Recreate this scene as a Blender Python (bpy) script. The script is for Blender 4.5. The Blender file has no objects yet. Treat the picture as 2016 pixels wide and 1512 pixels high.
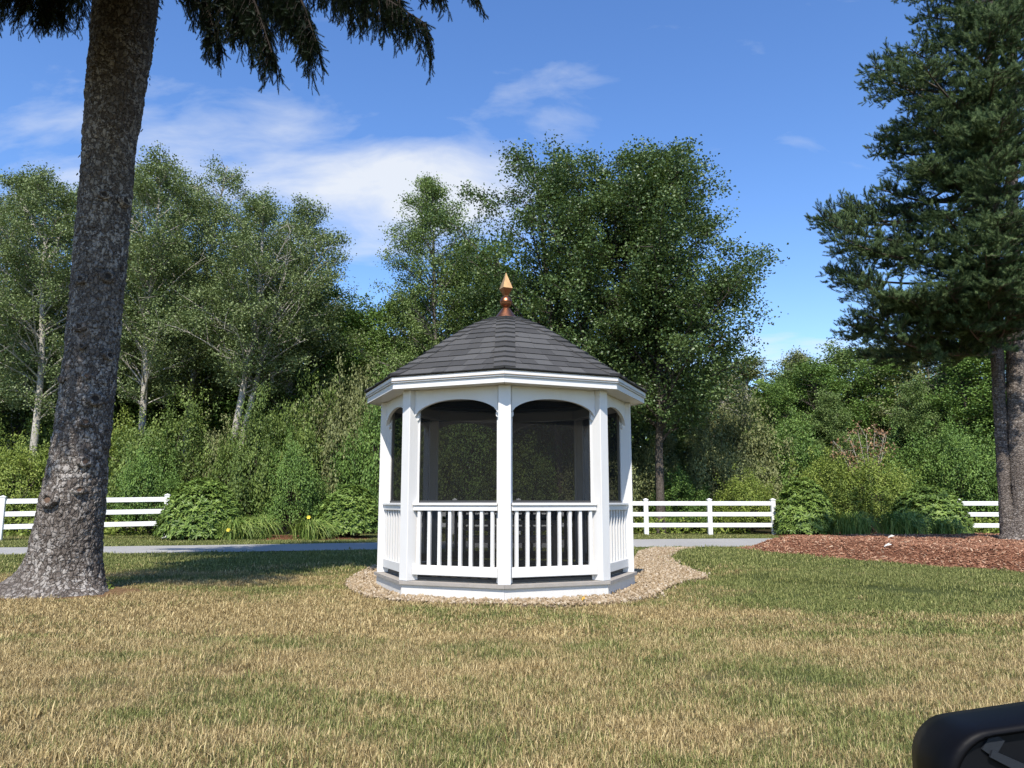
import bpy, math, random
import numpy as np
from mathutils import Vector, Matrix, Euler

R = math.radians
sc = bpy.context.scene
COL = sc.collection

# ------------------------------------------------------------------ camera
FPX, CX, CY, EYE = 1515.0, 1008.0, 756.0, 1.10
PITCH = math.atan(234.0 / FPX)
cam_d = bpy.data.cameras.new('camera')
cam_d.sensor_fit = 'HORIZONTAL'
cam_d.sensor_width = 36.0
cam_d.lens = 36.0 * FPX / 2016.0
cam_d.clip_start = 0.05
cam_d.clip_end = 2000.0
cam = bpy.data.objects.new('camera', cam_d)
COL.objects.link(cam)
cam.location = (0, 0, EYE)
cam.rotation_euler = (math.pi / 2 + PITCH, 0, 0)
sc.camera = cam

# ------------------------------------------------------------------ light
SUN_EL, SUN_AZ = R(51), R(7)          # sun stands behind the viewer, a little to the left
SUN_DIR = Vector((-math.sin(SUN_AZ) * math.cos(SUN_EL), -math.cos(SUN_AZ) * math.cos(SUN_EL), math.sin(SUN_EL)))
SUN_STRENGTH, SKY_STRENGTH, EXPOSURE = 4.2, 0.14, 0.75
sun_d = bpy.data.lights.new('sun', 'SUN')
sun_d.energy = SUN_STRENGTH
sun_d.angle = R(0.53)
sun_d.color = (1.0, 0.94, 0.85)
sun = bpy.data.objects.new('sun', sun_d)
COL.objects.link(sun)
sun.rotation_euler = SUN_DIR.to_track_quat('Z', 'Y').to_euler()
sun.location = (0, 0, 60)
sc.view_settings.view_transform = 'Standard'
sc.view_settings.look = 'None'
sc.view_settings.gamma = 1.0
sc.view_settings.use_curve_mapping = False
sc.view_settings.exposure = EXPOSURE
sc.cycles.use_adaptive_sampling = True
sc.cycles.adaptive_threshold = 0.012
sc.cycles.max_bounces = 4
sc.cycles.diffuse_bounces = 3
sc.cycles.glossy_bounces = 2
sc.cycles.transmission_bounces = 3
sc.cycles.transparent_max_bounces = 8
sc.cycles.use_denoising = True
sc.cycles.denoiser = 'OPENIMAGEDENOISE'
sc.cycles.denoising_prefilter = 'NONE'


class NT:
    """small node helper: nt('ShaderNodeX', {props}, {input: value or socket})"""
    def __init__(self, tree):
        self.t = tree
    def __call__(self, typ, props=None, ins=None):
        n = self.t.nodes.new(typ)
        for k, v in (props or {}).items():
            setattr(n, k, v)
        for k, v in (ins or {}).items():
            s = n.inputs[k]
            if isinstance(v, bpy.types.NodeSocket):
                self.t.links.new(v, s)
            else:
                s.default_value = v
        return n
    def math(self, op, a, b=0.0, c=None, clamp=False):
        d = {0: a, 1: b}
        if c is not None:
            d[2] = c
        return self('ShaderNodeMath', {'operation': op, 'use_clamp': clamp}, d).outputs[0]
    def ramp(self, fac, stops, interp='LINEAR'):
        n = self('ShaderNodeValToRGB', None, {0: fac})
        cr = n.color_ramp
        cr.interpolation = interp
        while len(cr.elements) < len(stops):
            cr.elements.new(0.5)
        for e, (p, c) in zip(cr.elements, stops):
            e.position = p
            e.color = (c, c, c, 1) if isinstance(c, (int, float)) else (*c, 1)
        return n.outputs[0]
    def mix(self, fac, a, b, blend='MIX'):
        n = self('ShaderNodeMix', {'data_type': 'RGBA', 'blend_type': blend}, {0: fac})
        for i, v in ((6, a), (7, b)):
            if isinstance(v, bpy.types.NodeSocket):
                self.t.links.new(v, n.inputs[i])
            else:
                n.inputs[i].default_value = (*v, 1) if len(v) == 3 else v
        return n.outputs[2]
    def noise(self, vec, scale, detail=4.0, rough=0.55, out=0):
        d = {'Scale': scale, 'Detail': detail, 'Roughness': rough}
        if vec is not None:
            d['Vector'] = vec
        return self('ShaderNodeTexNoise', None, d).outputs[out]


# ------------------------------------------------------------------ sky with drifting clouds
world = bpy.data.worlds.new('World')
sc.world = world
world.use_nodes = True
wt = world.node_tree
wt.nodes.clear()
N = NT(wt)
sky = N('ShaderNodeTexSky', {'sky_type': 'NISHITA', 'sun_disc': False, 'sun_elevation': SUN_EL,
                             'sun_rotation': math.pi + SUN_AZ, 'air_density': 1.0, 'dust_density': 0.1,
                             'ozone_density': 2.2, 'altitude': 50.0})
hsv = N('ShaderNodeHueSaturation', None, {'Hue': 0.509, 'Saturation': 1.21, 'Value': 0.99, 'Color': sky.outputs[0]})
bg_sky = N('ShaderNodeBackground', None, {0: hsv.outputs[0], 1: SKY_STRENGTH})
tc = N('ShaderNodeTexCoord')
sep = N('ShaderNodeSeparateXYZ', None, {0: tc.outputs['Generated']})
zz = N.math('ADD', N.math('MAXIMUM', sep.outputs[2], 0.0), 0.16)
px = N.math('DIVIDE', sep.outputs[0], zz)
py = N.math('DIVIDE', sep.outputs[1], zz)
cv = N('ShaderNodeCombineXYZ', None, {0: px, 1: py, 2: 0.0}).outputs[0]
warp = N.noise(cv, 1.1, 3.0, 0.5, out=1)
cvw = N('ShaderNodeVectorMath', {'operation': 'MULTIPLY_ADD'}, {0: warp, 1: (0.55, 0.55, 0.0), 2: cv}).outputs[0]
big = N.noise(cvw, 0.75, 2.0, 0.5)
wisp = N.noise(N('ShaderNodeMapping', None, {0: cvw, 'Scale': (1.0, 1.9, 1.0), 'Rotation': (0, 0, R(12))}).outputs[0], 2.2, 9.0, 0.56)


def cloud_bank(cx, cy, rx, ry, amp):
    """one cloud bank drifting at a place of the cloud sheet"""
    dx = N.math('DIVIDE', N.math('SUBTRACT', px, cx), rx)
    dy = N.math('DIVIDE', N.math('SUBTRACT', py, cy), ry)
    r2 = N.math('ADD', N.math('MULTIPLY', dx, dx), N.math('MULTIPLY', dy, dy))
    return N.math('MULTIPLY', N.math('POWER', 2.718, N.math('MULTIPLY', r2, -1.0)), amp)


banks = N.math('ADD', cloud_bank(-0.22, 1.70, 0.40, 0.27, 0.38), cloud_bank(-0.90, 1.62, 0.60, 0.38, 0.19))
banks = N.math('ADD', banks, cloud_bank(1.0, 2.75, 0.5, 0.25, 0.22))
dens = N.math('ADD', N.math('MULTIPLY', wisp, 0.85), N.math('MULTIPLY', big, 0.25))
dens = N.math('ADD', dens, banks)
cfac = N.ramp(dens, [(0.665, 0.0), (0.785, 0.32), (0.98, 0.90)])
bg_cl = N('ShaderNodeBackground', None, {0: (0.90, 0.94, 1.0, 1), 1: 0.58})
mixs = N('ShaderNodeMixShader', None, {0: cfac, 1: bg_sky.outputs[0], 2: bg_cl.outputs[0]})
N('ShaderNodeOutputWorld', None, {0: mixs.outputs[0]})

# ------------------------------------------------------------------ layout helpers
CP, SP = math.cos(PITCH), math.sin(PITCH)


def P(x, y, d):
    """world point at depth Y=d that shows at photo pixel (x, y)"""
    a, b = (x - CX) / FPX, (CY - y) / FPX
    t = d / (CP - b * SP)
    return Vector((a * t, d, EYE + t * (SP + b * CP)))


def G(x, y, z=0.0):
    """ground point that shows at photo pixel (x, y)"""
    a, b = (x - CX) / FPX, (CY - y) / FPX
    t = (z - EYE) / (SP + b * CP)
    return Vector((a * t, t * (CP - b * SP), z))


def GX(x, d):
    p = P(x, 1000, d)
    return p.x


def hsh(i, j, k, s=0):
    n = (i.astype(np.int64) * 73856093) ^ (j.astype(np.int64) * 19349663) ^ (k.astype(np.int64) * 83492791) ^ (s * 2654435761)
    n = (n ^ (n >> 13)) * 1274126177 & 0x7fffffff
    n = (n ^ (n >> 16)) & 0xffff
    return n / 65535.0


def vnoise(p, seed=0):
    """value noise, p (n,3) -> 0..1"""
    i = np.floor(p).astype(np.int64)
    f = p - i
    f = f * f * (3 - 2 * f)
    out = 0
    for dx in (0, 1):
        wx = f[:, 0] if dx else 1 - f[:, 0]
        for dy in (0, 1):
            wy = f[:, 1] if dy else 1 - f[:, 1]
            for dz in (0, 1):
                wz = f[:, 2] if dz else 1 - f[:, 2]
                out = out + wx * wy * wz * hsh(i[:, 0] + dx, i[:, 1] + dy, i[:, 2] + dz, seed)
    return out


def fbm(p, octs=4, seed=0):
    a, s, t = 0.5, 0.0, 0.0
    for o in range(octs):
        s = s + a * vnoise(p * (2 ** o), seed + o)
        t += a
        a *= 0.5
    return s / t


def worley(p, seed=0):
    """distance to nearest, second nearest and id of the nearest feature"""
    c = np.floor(p).astype(np.int64)
    d1 = np.full(len(p), 9.0)
    d2 = np.full(len(p), 9.0)
    idv = np.zeros(len(p))
    for dx in (-1, 0, 1):
        for dy in (-1, 0, 1):
            for dz in (-1, 0, 1):
                cc = c + (dx, dy, dz)
                q = cc + np.stack([hsh(cc[:, 0], cc[:, 1], cc[:, 2], seed + 1), hsh(cc[:, 0], cc[:, 1], cc[:, 2], seed + 2),
                                   hsh(cc[:, 0], cc[:, 1], cc[:, 2], seed + 3)], 1)
                d = np.linalg.norm(q - p, axis=1)
                h = hsh(cc[:, 0], cc[:, 1], cc[:, 2], seed + 4)
                near = d < d1
                d2 = np.where(near, d1, np.minimum(d2, d))
                idv = np.where(near, h, idv)
                d1 = np.where(near, d, d1)
    return d1, d2, idv


def sdpoly(pts, poly):
    """signed distance to a polygon (inside negative); pts (n,2)"""
    poly = np.asarray(poly, float)
    n = len(poly)
    best = np.full(len(pts), 1e9)
    inside = np.zeros(len(pts), bool)
    for i in range(n):
        a, b = poly[i], poly[(i + 1) % n]
        e = b - a
        w = pts - a
        t = np.clip((w @ e) / max(1e-12, e @ e), 0, 1)
        dd = np.linalg.norm(w - t[:, None] * e, axis=1)
        best = np.minimum(best, dd)
        c = (a[1] > pts[:, 1]) != (b[1] > pts[:, 1])
        with np.errstate(divide='ignore', invalid='ignore'):
            xi = a[0] + (pts[:, 1] - a[1]) * e[0] / (e[1] if e[1] != 0 else 1e-12)
        inside ^= c & (pts[:, 0] < xi)
    return np.where(inside, -best, best)


def sstep(a, b, x):
    t = np.clip((x - a) / (b - a), 0, 1)
    return t * t * (3 - 2 * t)


# ------------------------------------------------------------------ object helpers
ORG = {}


def org(o):
    return ORG.get(o.name, Vector((0, 0, 0))) if o else Vector((0, 0, 0))


def tag(o, label=None, cat=None, group=None, kind=None):
    for k, v in (('label', label), ('category', cat), ('group', group), ('kind', kind)):
        if v:
            o[k] = v
    return o


def thing(name, label, cat, loc=(0, 0, 0), group=None):
    o = bpy.data.objects.new(name, None)
    o.empty_display_size = 0.2
    COL.objects.link(o)
    o.location = loc
    ORG[o.name] = Vector(loc)
    return tag(o, label, cat, group)


def mesh_np(name, V, F, mat=None, smooth=False, face_attr=None, mats=None, mat_idx=None):
    V = np.asarray(V, np.float32)
    me = bpy.data.meshes.new(name)
    if isinstance(F, np.ndarray):
        k = F.shape[1]
        me.vertices.add(len(V))
        me.vertices.foreach_set('co', V.ravel())
        me.loops.add(F.size)
        me.loops.foreach_set('vertex_index', F.astype(np.int32).ravel())
        me.polygons.add(len(F))
        me.polygons.foreach_set('loop_start', np.arange(0, F.size, k, dtype=np.int32))
        me.update(calc_edges=True)
    else:
        me.from_pydata([tuple(map(float, v)) for v in V], [], F)
        me.update()
    if mat:
        me.materials.append(mat)
    for m in mats or ():
        me.materials.append(m)
    if mat_idx is not None:
        me.polygons.foreach_set('material_index', np.asarray(mat_idx, np.int32))
    if smooth:
        me.polygons.foreach_set('use_smooth', np.ones(len(me.polygons), bool))
    for an, av in (face_attr or {}).items():
        a = me.attributes.new(an, 'FLOAT', 'FACE')
        a.data.foreach_set('value', np.asarray(av, np.float32))
    return me


def obj(name, V, F, mat, parent=None, smooth=False, face_attr=None, **kw):
    """one mesh object from WORLD coordinates, kept relative to its thing's origin"""
    o_ = org(parent)
    V = np.asarray(V, np.float64) - np.array(o_)
    me = mesh_np(name, V, F, mat, smooth, face_attr, **kw)
    o = bpy.data.objects.new(name, me)
    COL.objects.link(o)
    if parent:
        o.parent = parent
        ORG[o.name] = o_
    return o


def inst(name, me, mtx, parent):
    """another object sharing mesh data, world matrix mtx (parent is an unrotated thing)"""
    o = bpy.data.objects.new(name, me)
    COL.objects.link(o)
    o.parent = parent
    o.matrix_local = Matrix.Translation(-org(parent)) @ mtx
    ORG[o.name] = org(parent)
    return o


class MB:
    """collects simple solids"""
    def __init__(self):
        self.v, self.f = [], []
    def add(self, vs, fs):
        n = len(self.v)
        self.v += [tuple(v) for v in vs]
        self.f += [tuple(i + n for i in f) for f in fs]
        return self
    def box(self, c, s, rz=0.0, M=None, ch=0.0):
        hx, hy, hz = s[0] / 2, s[1] / 2, s[2] / 2
        if ch > 0:
            ch = min(ch, hx * .8, hy * .8, hz * .8)
            vs = []
            for sx in (-1, 1):
                for sy in (-1, 1):
                    for sz in (-1, 1):
                        vs += [(sx * hx, sy * (hy - ch), sz * (hz - ch)), (sx * (hx - ch), sy * hy, sz * (hz - ch)), (sx * (hx - ch), sy * (hy - ch), sz * hz)]
            idx = lambda sx, sy, sz, a: ((sx > 0) * 4 + (sy > 0) * 2 + (sz > 0)) * 3 + a
            fs = []
            for s_ in (-1, 1):
                fs.append([idx(s_, -1, -1, 0), idx(s_, 1, -1, 0), idx(s_, 1, 1, 0), idx(s_, -1, 1, 0)][::s_])
                fs.append([idx(-1, s_, -1, 1), idx(-1, s_, 1, 1), idx(1, s_, 1, 1), idx(1, s_, -1, 1)][::s_])
                fs.append([idx(-1, -1, s_, 2), idx(1, -1, s_, 2), idx(1, 1, s_, 2), idx(-1, 1, s_, 2)][::s_])
            for a in (-1, 1):
                for b in (-1, 1):
                    w = a * b
                    fs.append([idx(-1, a, b, 1), idx(1, a, b, 1), idx(1, a, b, 2), idx(-1, a, b, 2)][::w])
                    fs.append([idx(a, -1, b, 0), idx(a, -1, b, 2), idx(a, 1, b, 2), idx(a, 1, b, 0)][::-w] if False else [idx(a, -1, b, 0), idx(a, 1, b, 0), idx(a, 1, b, 2), idx(a, -1, b, 2)][::w])
                    fs.append([idx(a, b, -1, 0), idx(a, b, -1, 1), idx(a, b, 1, 1), idx(a, b, 1, 0)][::w])
                    for c_ in (-1, 1):
                        fs.append([idx(a, b, c_, 0), idx(a, b, c_, 1), idx(a, b, c_, 2)][::a * b * c_])
        else:
            vs = [(x, y, z) for x in (-hx, hx) for y in (-hy, hy) for z in (-hz, hz)]
            fs = [(0, 1, 3, 2), (4, 6, 7, 5), (0, 4, 5, 1), (2, 3, 7, 6), (0, 2, 6, 4), (1, 5, 7, 3)]
        if M is None:
            M = Matrix.Translation(c) @ Matrix.Rotation(rz, 4, 'Z')
        else:
            M = M @ Matrix.Translation(c) @ Matrix.Rotation(rz, 4, 'Z')
        return self.add([M @ Vector(v) for v in vs], fs)
    def prism(self, poly, z0, z1, M=None):
        n = len(poly)
        vs = [Vector((x, y, z0)) for x, y in poly] + [Vector((x, y, z1)) for x, y in poly]
        if M is not None:
            vs = [M @ v for v in vs]
        fs = [tuple(range(n))[::-1], tuple(range(n, 2 * n))] + [(i, (i + 1) % n, n + (i + 1) % n, n + i) for i in range(n)]
        return self.add(vs, fs)
    def lathe(self, prof, seg=32, c=(0, 0, 0), rot=0.0):
        n = len(prof)
        vs = [(c[0] + r * math.cos(2 * math.pi * i / seg + rot), c[1] + r * math.sin(2 * math.pi * i / seg + rot), c[2] + z) for r, z in prof for i in range(seg)]
        fs = [(j * seg + i, j * seg + (i + 1) % seg, (j + 1) * seg + (i + 1) % seg, (j + 1) * seg + i) for j in range(n - 1) for i in range(seg)]
        fs += [tuple(range(seg))[::-1], tuple((n - 1) * seg + i for i in range(seg))]
        return self.add(vs, fs)
    def build(self, name, mat, parent=None, smooth=False):
        return obj(name, self.v, self.f, mat, parent, smooth)
    def mesh(self, name, mat):
        return mesh_np(name, self.v, self.f, mat)


def frames(path):
    path = np.asarray(path, float)
    t = np.gradient(path, axis=0)
    t /= np.linalg.norm(t, axis=1)[:, None] + 1e-9
    ref = np.where(np.abs(t[:, 2:3]) > 0.92, np.array([[1.0, 0, 0]]), np.array([[0, 0, 1.0]]))
    a = np.cross(t, ref)
    a /= np.linalg.norm(a, axis=1)[:, None] + 1e-9
    return t, a, np.cross(t, a)


def tubes(items):
    """items: (path, radii, nseg) -> joined quads"""
    Vs, Fs, n0 = [], [], 0
    for path, rad, ns in items:
        path = np.asarray(path, float)
        rad = np.asarray(rad, float)
        _, a, b = frames(path)
        ang = np.arange(ns) * 2 * math.pi / ns
        ring = path[:, None, :] + rad[:, None, None] * (np.cos(ang)[None, :, None] * a[:, None, :] + np.sin(ang)[None, :, None] * b[:, None, :])
        k = len(path)
        Vs.append(ring.reshape(-1, 3))
        i = np.arange(k - 1)[:, None] * ns
        j = np.arange(ns)[None, :]
        j2 = (j + 1) % ns
        Fs.append(np.stack([i + j, i + j2, i + ns + j2, i + ns + j], -1).reshape(-1, 4) + n0)
        n0 += k * ns
    return np.concatenate(Vs), np.concatenate(Fs)


# ------------------------------------------------------------------ materials
def new_mat(name):
    m = bpy.data.materials.new(name)
    m.use_nodes = True
    m.node_tree.nodes.clear()
    return m, NT(m.node_tree)


def finish(N, bsdf, disp=None):
    out = N('ShaderNodeOutputMaterial', None, {0: bsdf})
    return out


def bump(N, h, strength=0.5, dist=0.01):
    return N('ShaderNodeBump', None, {'Strength': strength, 'Distance': dist, 'Height': h}).outputs[0]


def pos(N):
    return N('ShaderNodeNewGeometry').outputs['Position']


def stretch(N, v, s):
    return N('ShaderNodeMapping', None, {0: v, 'Scale': s}).outputs[0]


def plain(name, col, rough=0.5, metal=0.0, var=0.12, scale=6.0, bmp=0.0, bscale=60.0, spec=0.5):
    m, N = new_mat(name)
    p = pos(N)
    n = N.noise(p, scale, 5.0)
    c = N.mix(n, tuple(x * (1 - var) for x in col), tuple(min(1, x * (1 + var)) for x in col))
    ins = {'Base Color': c, 'Roughness': rough, 'Metallic': metal, 'Specular IOR Level': spec}
    if bmp:
        ins['Normal'] = bump(N, N.noise(p, bscale, 4.0), bmp, 0.004)
    finish(N, N('ShaderNodeBsdfPrincipled', None, ins).outputs[0])
    return m


def white_paint(name, dirt=0.25, col=(0.80, 0.80, 0.79)):
    m, N = new_mat(name)
    p = pos(N)
    n1 = N.noise(p, 3.0, 5.0, 0.6)
    streak = N.noise(stretch(N, p, (14, 14, 1.2)), 2.0, 5.0, 0.6)
    f = N.ramp(N.math('MULTIPLY', n1, streak), [(0.25, 0.0), (0.48, 1.0)])
    c = N.mix(N.math('MULTIPLY', f, dirt), col, (0.52, 0.49, 0.43))
    rg = N.math('MULTIPLY_ADD', n1, 0.25, 0.32)
    finish(N, N('ShaderNodeBsdfPrincipled', None, {'Base Color': c, 'Roughness': rg,
                'Normal': bump(N, N.noise(stretch(N, p, (30, 30, 6)), 3.0, 4.0), 0.06, 0.004)}).outputs[0])
    return m


def leaf_mat(name, stops, transl=0.20, rough=0.5, spec=0.22, tcol=None, gain=1.8, inst=False):
    stops = [(p_, (c_[0] * gain * 0.98, c_[1] * gain * 1.02, c_[2] * gain * 0.95)) for p_, c_ in stops]
    m, N = new_mat(name)
    a = N('ShaderNodeAttribute', {'attribute_name': 'rnd'}).outputs['Fac']
    if inst:
        a = N.math('ADD', N.math('MULTIPLY', a, 0.35), N.math('MULTIPLY', N('ShaderNodeObjectInfo').outputs['Random'], 0.65))
    c = N.ramp(a, stops)
    n = N.noise(pos(N), 0.55, 3.0)
    c = N.mix(N.math('MULTIPLY', n, 0.45), c, N('ShaderNodeHueSaturation', None, {'Hue': 0.485, 'Saturation': 1.0, 'Value': 1.35, 'Color': c}).outputs[0])
    d = N('ShaderNodeBsdfPrincipled', None, {'Base Color': c, 'Roughness': rough, 'Specular IOR Level': spec})
    tl = N.mix(0.5, c, tcol or (0.16, 0.22, 0.03))
    t = N('ShaderNodeBsdfTranslucent', None, {0: tl})
    finish(N, N('ShaderNodeMixShader', None, {0: transl, 1: d.outputs[0], 2: t.outputs[0]}).outputs[0])
    return m


def bark_mat(name, dark, mid, pale, scale=1.0, bmp=0.9, pale_amt=0.35, horiz=False):
    m, N = new_mat(name)
    p = pos(N)
    wv = N('ShaderNodeVectorMath', {'operation': 'MULTIPLY_ADD'}, {0: N.noise(p, 9.0 * scale, 3.0, 0.5, 1), 1: (0.065, 0.065, 0.065), 2: p}).outputs[0]
    st = stretch(N, wv, (1, 1, 1.7 if horiz else 0.55))
    vo = N('ShaderNodeTexVoronoi', {'feature': 'DISTANCE_TO_EDGE'}, {'Vector': st, 'Scale': 26.0 * scale}).outputs[0]
    vc = N('ShaderNodeTexVoronoi', {'feature': 'F1'}, {'Vector': st, 'Scale': 26.0 * scale}).outputs['Color']
    vcs = N('ShaderNodeSeparateColor', None, {0: vc}).outputs[0]
    fl = N.noise(stretch(N, wv, (1, 1, 1.5)), 24.0 * scale, 7.0, 0.70)
    bigp = N.noise(p, 1.6, 4.0, 0.6)
    lich = N.ramp(N.math('ADD', fl, N.math('MULTIPLY', N.math('SUBTRACT', vcs, 0.5), 0.20)), [(0.50, 0.0), (0.55, 1.0)])
    lich = N.math('MULTIPLY', lich, N.ramp(bigp, [(0.34, 0.15), (0.62, 1.0)]))
    c = N.mix(N.noise(p, 13.0, 5.0, 0.6), dark, mid)
    c = N.mix(N.math('MULTIPLY', lich, pale_amt), c, pale)
    crack = N.ramp(N.math('ADD', vo, N.math('MULTIPLY', N.math('SUBTRACT', fl, 0.5), 0.16)), [(0.0, 0.10), (0.07, 1.0)])
    c = N.mix(crack, tuple(x * 0.5 for x in dark), c)
    h = N.math('ADD', N.math('MULTIPLY', N.ramp(vo, [(0.0, 0.0), (0.16, 1.0)]), 0.7), N.math('MULTIPLY', fl, 0.6))
    finish(N, N('ShaderNodeBsdfPrincipled', None, {'Base Color': c, 'Roughness': 0.86, 'Specular IOR Level': 0.25, 'Normal': bump(N, h, bmp, 0.02)}).outputs[0])
    return m


def dryness(N, p):
    """1 = straw, 0 = green: how scorched the lawn is at a place"""
    s = N('ShaderNodeSeparateXYZ', None, {0: p})
    n1 = N.noise(stretch(N, p, (0.8, 1.3, 1)), 0.55, 5.0, 0.62)
    n2 = N.noise(p, 2.3, 4.0, 0.6)
    g = N.math('MULTIPLY', N('ShaderNodeMapRange', {'interpolation_type': 'SMOOTHSTEP'}, {0: s.outputs[0], 1: 1.2, 2: 5.0, 3: 0.0, 4: 1.0}).outputs[0],
               N('ShaderNodeMapRange', {'interpolation_type': 'SMOOTHSTEP'}, {0: s.outputs[1], 1: 6.8, 2: 9.4, 3: 0.15, 4: 1.0}).outputs[0])
    verge = N('ShaderNodeMapRange', {'interpolation_type': 'SMOOTHSTEP'}, {0: s.outputs[1], 1: 11.0, 2: 15.5, 3: 0.0, 4: 1.0}).outputs[0]
    g = N.math('MAXIMUM', g, verge)
    v = N.math('ADD', N.math('MULTIPLY', n1, 1.7), N.math('MULTIPLY', n2, 0.7))
    v = N.math('SUBTRACT', v, N.math('MULTIPLY', g, 0.40))
    # the driest stretch lies between the big trunk and the gazebo
    ex = N.math('DIVIDE', N.math('ADD', s.outputs[0], 3.6), 3.4)
    ey = N.math('DIVIDE', N.math('SUBTRACT', s.outputs[1], 7.6), 1.9)
    e2 = N.math('ADD', N.math('MULTIPLY', ex, ex), N.math('MULTIPLY', ey, ey))
    v = N.math('ADD', v, N.math('MULTIPLY', N.math('POWER', 2.718, N.math('MULTIPLY', e2, -1.0)), 0.26))
    return N('ShaderNodeMapRange', None, {0: v, 1: 0.90, 2: 1.42, 3: 0.0, 4: 1.0}).outputs[0]


DRY = [(0.0, (0.14, 0.094, 0.036)), (0.5, (0.375, 0.278, 0.120)), (1.0, (0.70, 0.56, 0.29))]
GRN = [(0.0, (0.060, 0.078, 0.018)), (0.55, (0.165, 0.185, 0.048)), (1.0, (0.36, 0.355, 0.130))]


def grass_mat():
    m, N = new_mat('lawn_grass')
    p = pos(N)
    a = N('ShaderNodeAttribute', {'attribute_name': 'rnd'}).outputs['Fac']
    oi = N('ShaderNodeObjectInfo').outputs['Random']
    d = dryness(N, p)
    pick = N.math('ADD', d, N.math('ADD', N.math('MULTIPLY', N.math('SUBTRACT', a, 0.5), 0.75), N.math('MULTIPLY', N.math('SUBTRACT', oi, 0.5), 0.35)))
    f = N.ramp(pick, [(0.38, 0.0), (0.60, 1.0)])
    frac = N.math('FRACT', N.math('MULTIPLY', a, 7.31))
    c = N.mix(f, N.ramp(frac, GRN), N.ramp(frac, DRY))
    b = N('ShaderNodeBsdfPrincipled', None, {'Base Color': c, 'Roughness': 0.6, 'Specular IOR Level': 0.25})
    t = N('ShaderNodeBsdfTranslucent', None, {0: c})
    finish(N, N('ShaderNodeMixShader', None, {0: 0.14, 1: b.outputs[0], 2: t.outputs[0]}).outputs[0])
    return m


def ground_mat():
    m, N = new_mat('ground')
    p = pos(N)
    d = dryness(N, p)
    n = N.noise(p, 55.0, 6.0, 0.7)
    n2 = N.noise(stretch(N, p, (1, 0.4, 1)), 140.0, 4.0, 0.7)
    dry = N.ramp(n, [(0.25, (0.10, 0.070, 0.035)), (0.6, (0.24, 0.18, 0.088)), (0.85, (0.36, 0.28, 0.15))])
    grn = N.ramp(n2, [(0.25, (0.028, 0.036, 0.012)), (0.6, (0.070, 0.085, 0.028)), (0.85, (0.13, 0.14, 0.055))])
    c = N.mix(d, grn, dry)
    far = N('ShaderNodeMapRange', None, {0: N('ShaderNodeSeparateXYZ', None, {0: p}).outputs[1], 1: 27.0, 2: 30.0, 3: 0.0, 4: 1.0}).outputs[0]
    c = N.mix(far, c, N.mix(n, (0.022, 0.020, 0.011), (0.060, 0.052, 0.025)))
    finish(N, N('ShaderNodeBsdfPrincipled', None, {'Base Color': c, 'Roughness': 0.95, 'Specular IOR Level': 0.1, 'Normal': bump(N, N.math('ADD', n, n2), 0.8, 0.02)}).outputs[0])
    return m


def speck_mat(name, stops, rough=0.8, bscale=90.0):
    """stones and chips: each instance its own tint"""
    m, N = new_mat(name)
    r = N('ShaderNodeObjectInfo').outputs['Random']
    c = N.ramp(r, stops)
    n = N.noise(pos(N), bscale, 4.0)
    c = N.mix(n, c, N('ShaderNodeHueSaturation', None, {'Value': 1.3, 'Color': c}).outputs[0])
    finish(N, N('ShaderNodeBsdfPrincipled', None, {'Base Color': c, 'Roughness': rough, 'Specular IOR Level': 0.3, 'Normal': bump(N, n, 0.4, 0.004)}).outputs[0])
    return m


def bed_mat(name, a, b, scale=40.0):
    m, N = new_mat(name)
    p = pos(N)
    n = N.noise(p, scale, 6.0, 0.7)
    v = N('ShaderNodeTexVoronoi', None, {'Vector': p, 'Scale': scale}).outputs['Color']
    vs = N('ShaderNodeSeparateColor', None, {0: v}).outputs[0]
    c = N.mix(N.math('MULTIPLY', N.math('ADD', n, vs), 0.5), a, b)
    finish(N, N('ShaderNodeBsdfPrincipled', None, {'Base Color': c, 'Roughness': 0.95, 'Specular IOR Level': 0.15, 'Normal': bump(N, N.math('ADD', n, vs), 0.9, 0.02)}).outputs[0])
    return m


def asphalt_mat():
    m, N = new_mat('asphalt')
    p = pos(N)
    n = N.noise(p, 260.0, 3.0, 0.7)
    b = N.noise(p, 0.7, 5.0, 0.6)
    c = N.mix(n, (0.21, 0.205, 0.195), (0.36, 0.35, 0.33))
    c = N.mix(N.math('MULTIPLY', N.ramp(b, [(0.4, 0.0), (0.7, 1.0)]), 0.35), c, (0.40, 0.385, 0.355))
    finish(N, N('ShaderNodeBsdfPrincipled', None, {'Base Color': c, 'Roughness': 0.9, 'Normal': bump(N, n, 0.5, 0.006)}).outputs[0])
    return m


def shingle_mat():
    m, N = new_mat('asphalt_shingle')
    r = N('ShaderNodeObjectInfo').outputs['Random']
    p = pos(N)
    n = N.noise(p, 420.0, 3.0, 0.8)
    n2 = N.noise(p, 5.0, 4.0)
    c = N.ramp(r, [(0.0, (0.040, 0.0395, 0.039)), (0.5, (0.055, 0.054, 0.0535)), (1.0, (0.082, 0.081, 0.080))])
    c = N.mix(n, N('ShaderNodeHueSaturation', None, {'Value': 0.6, 'Color': c}).outputs[0], N('ShaderNodeHueSaturation', None, {'Value': 1.5, 'Color': c}).outputs[0])
    c = N.mix(N.math('MULTIPLY', n2, 0.4), c, (0.066, 0.065, 0.064))
    finish(N, N('ShaderNodeBsdfPrincipled', None, {'Base Color': c, 'Roughness': 0.9, 'Specular IOR Level': 0.25, 'Normal': bump(N, n, 0.5, 0.003)}).outputs[0])
    return m


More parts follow.
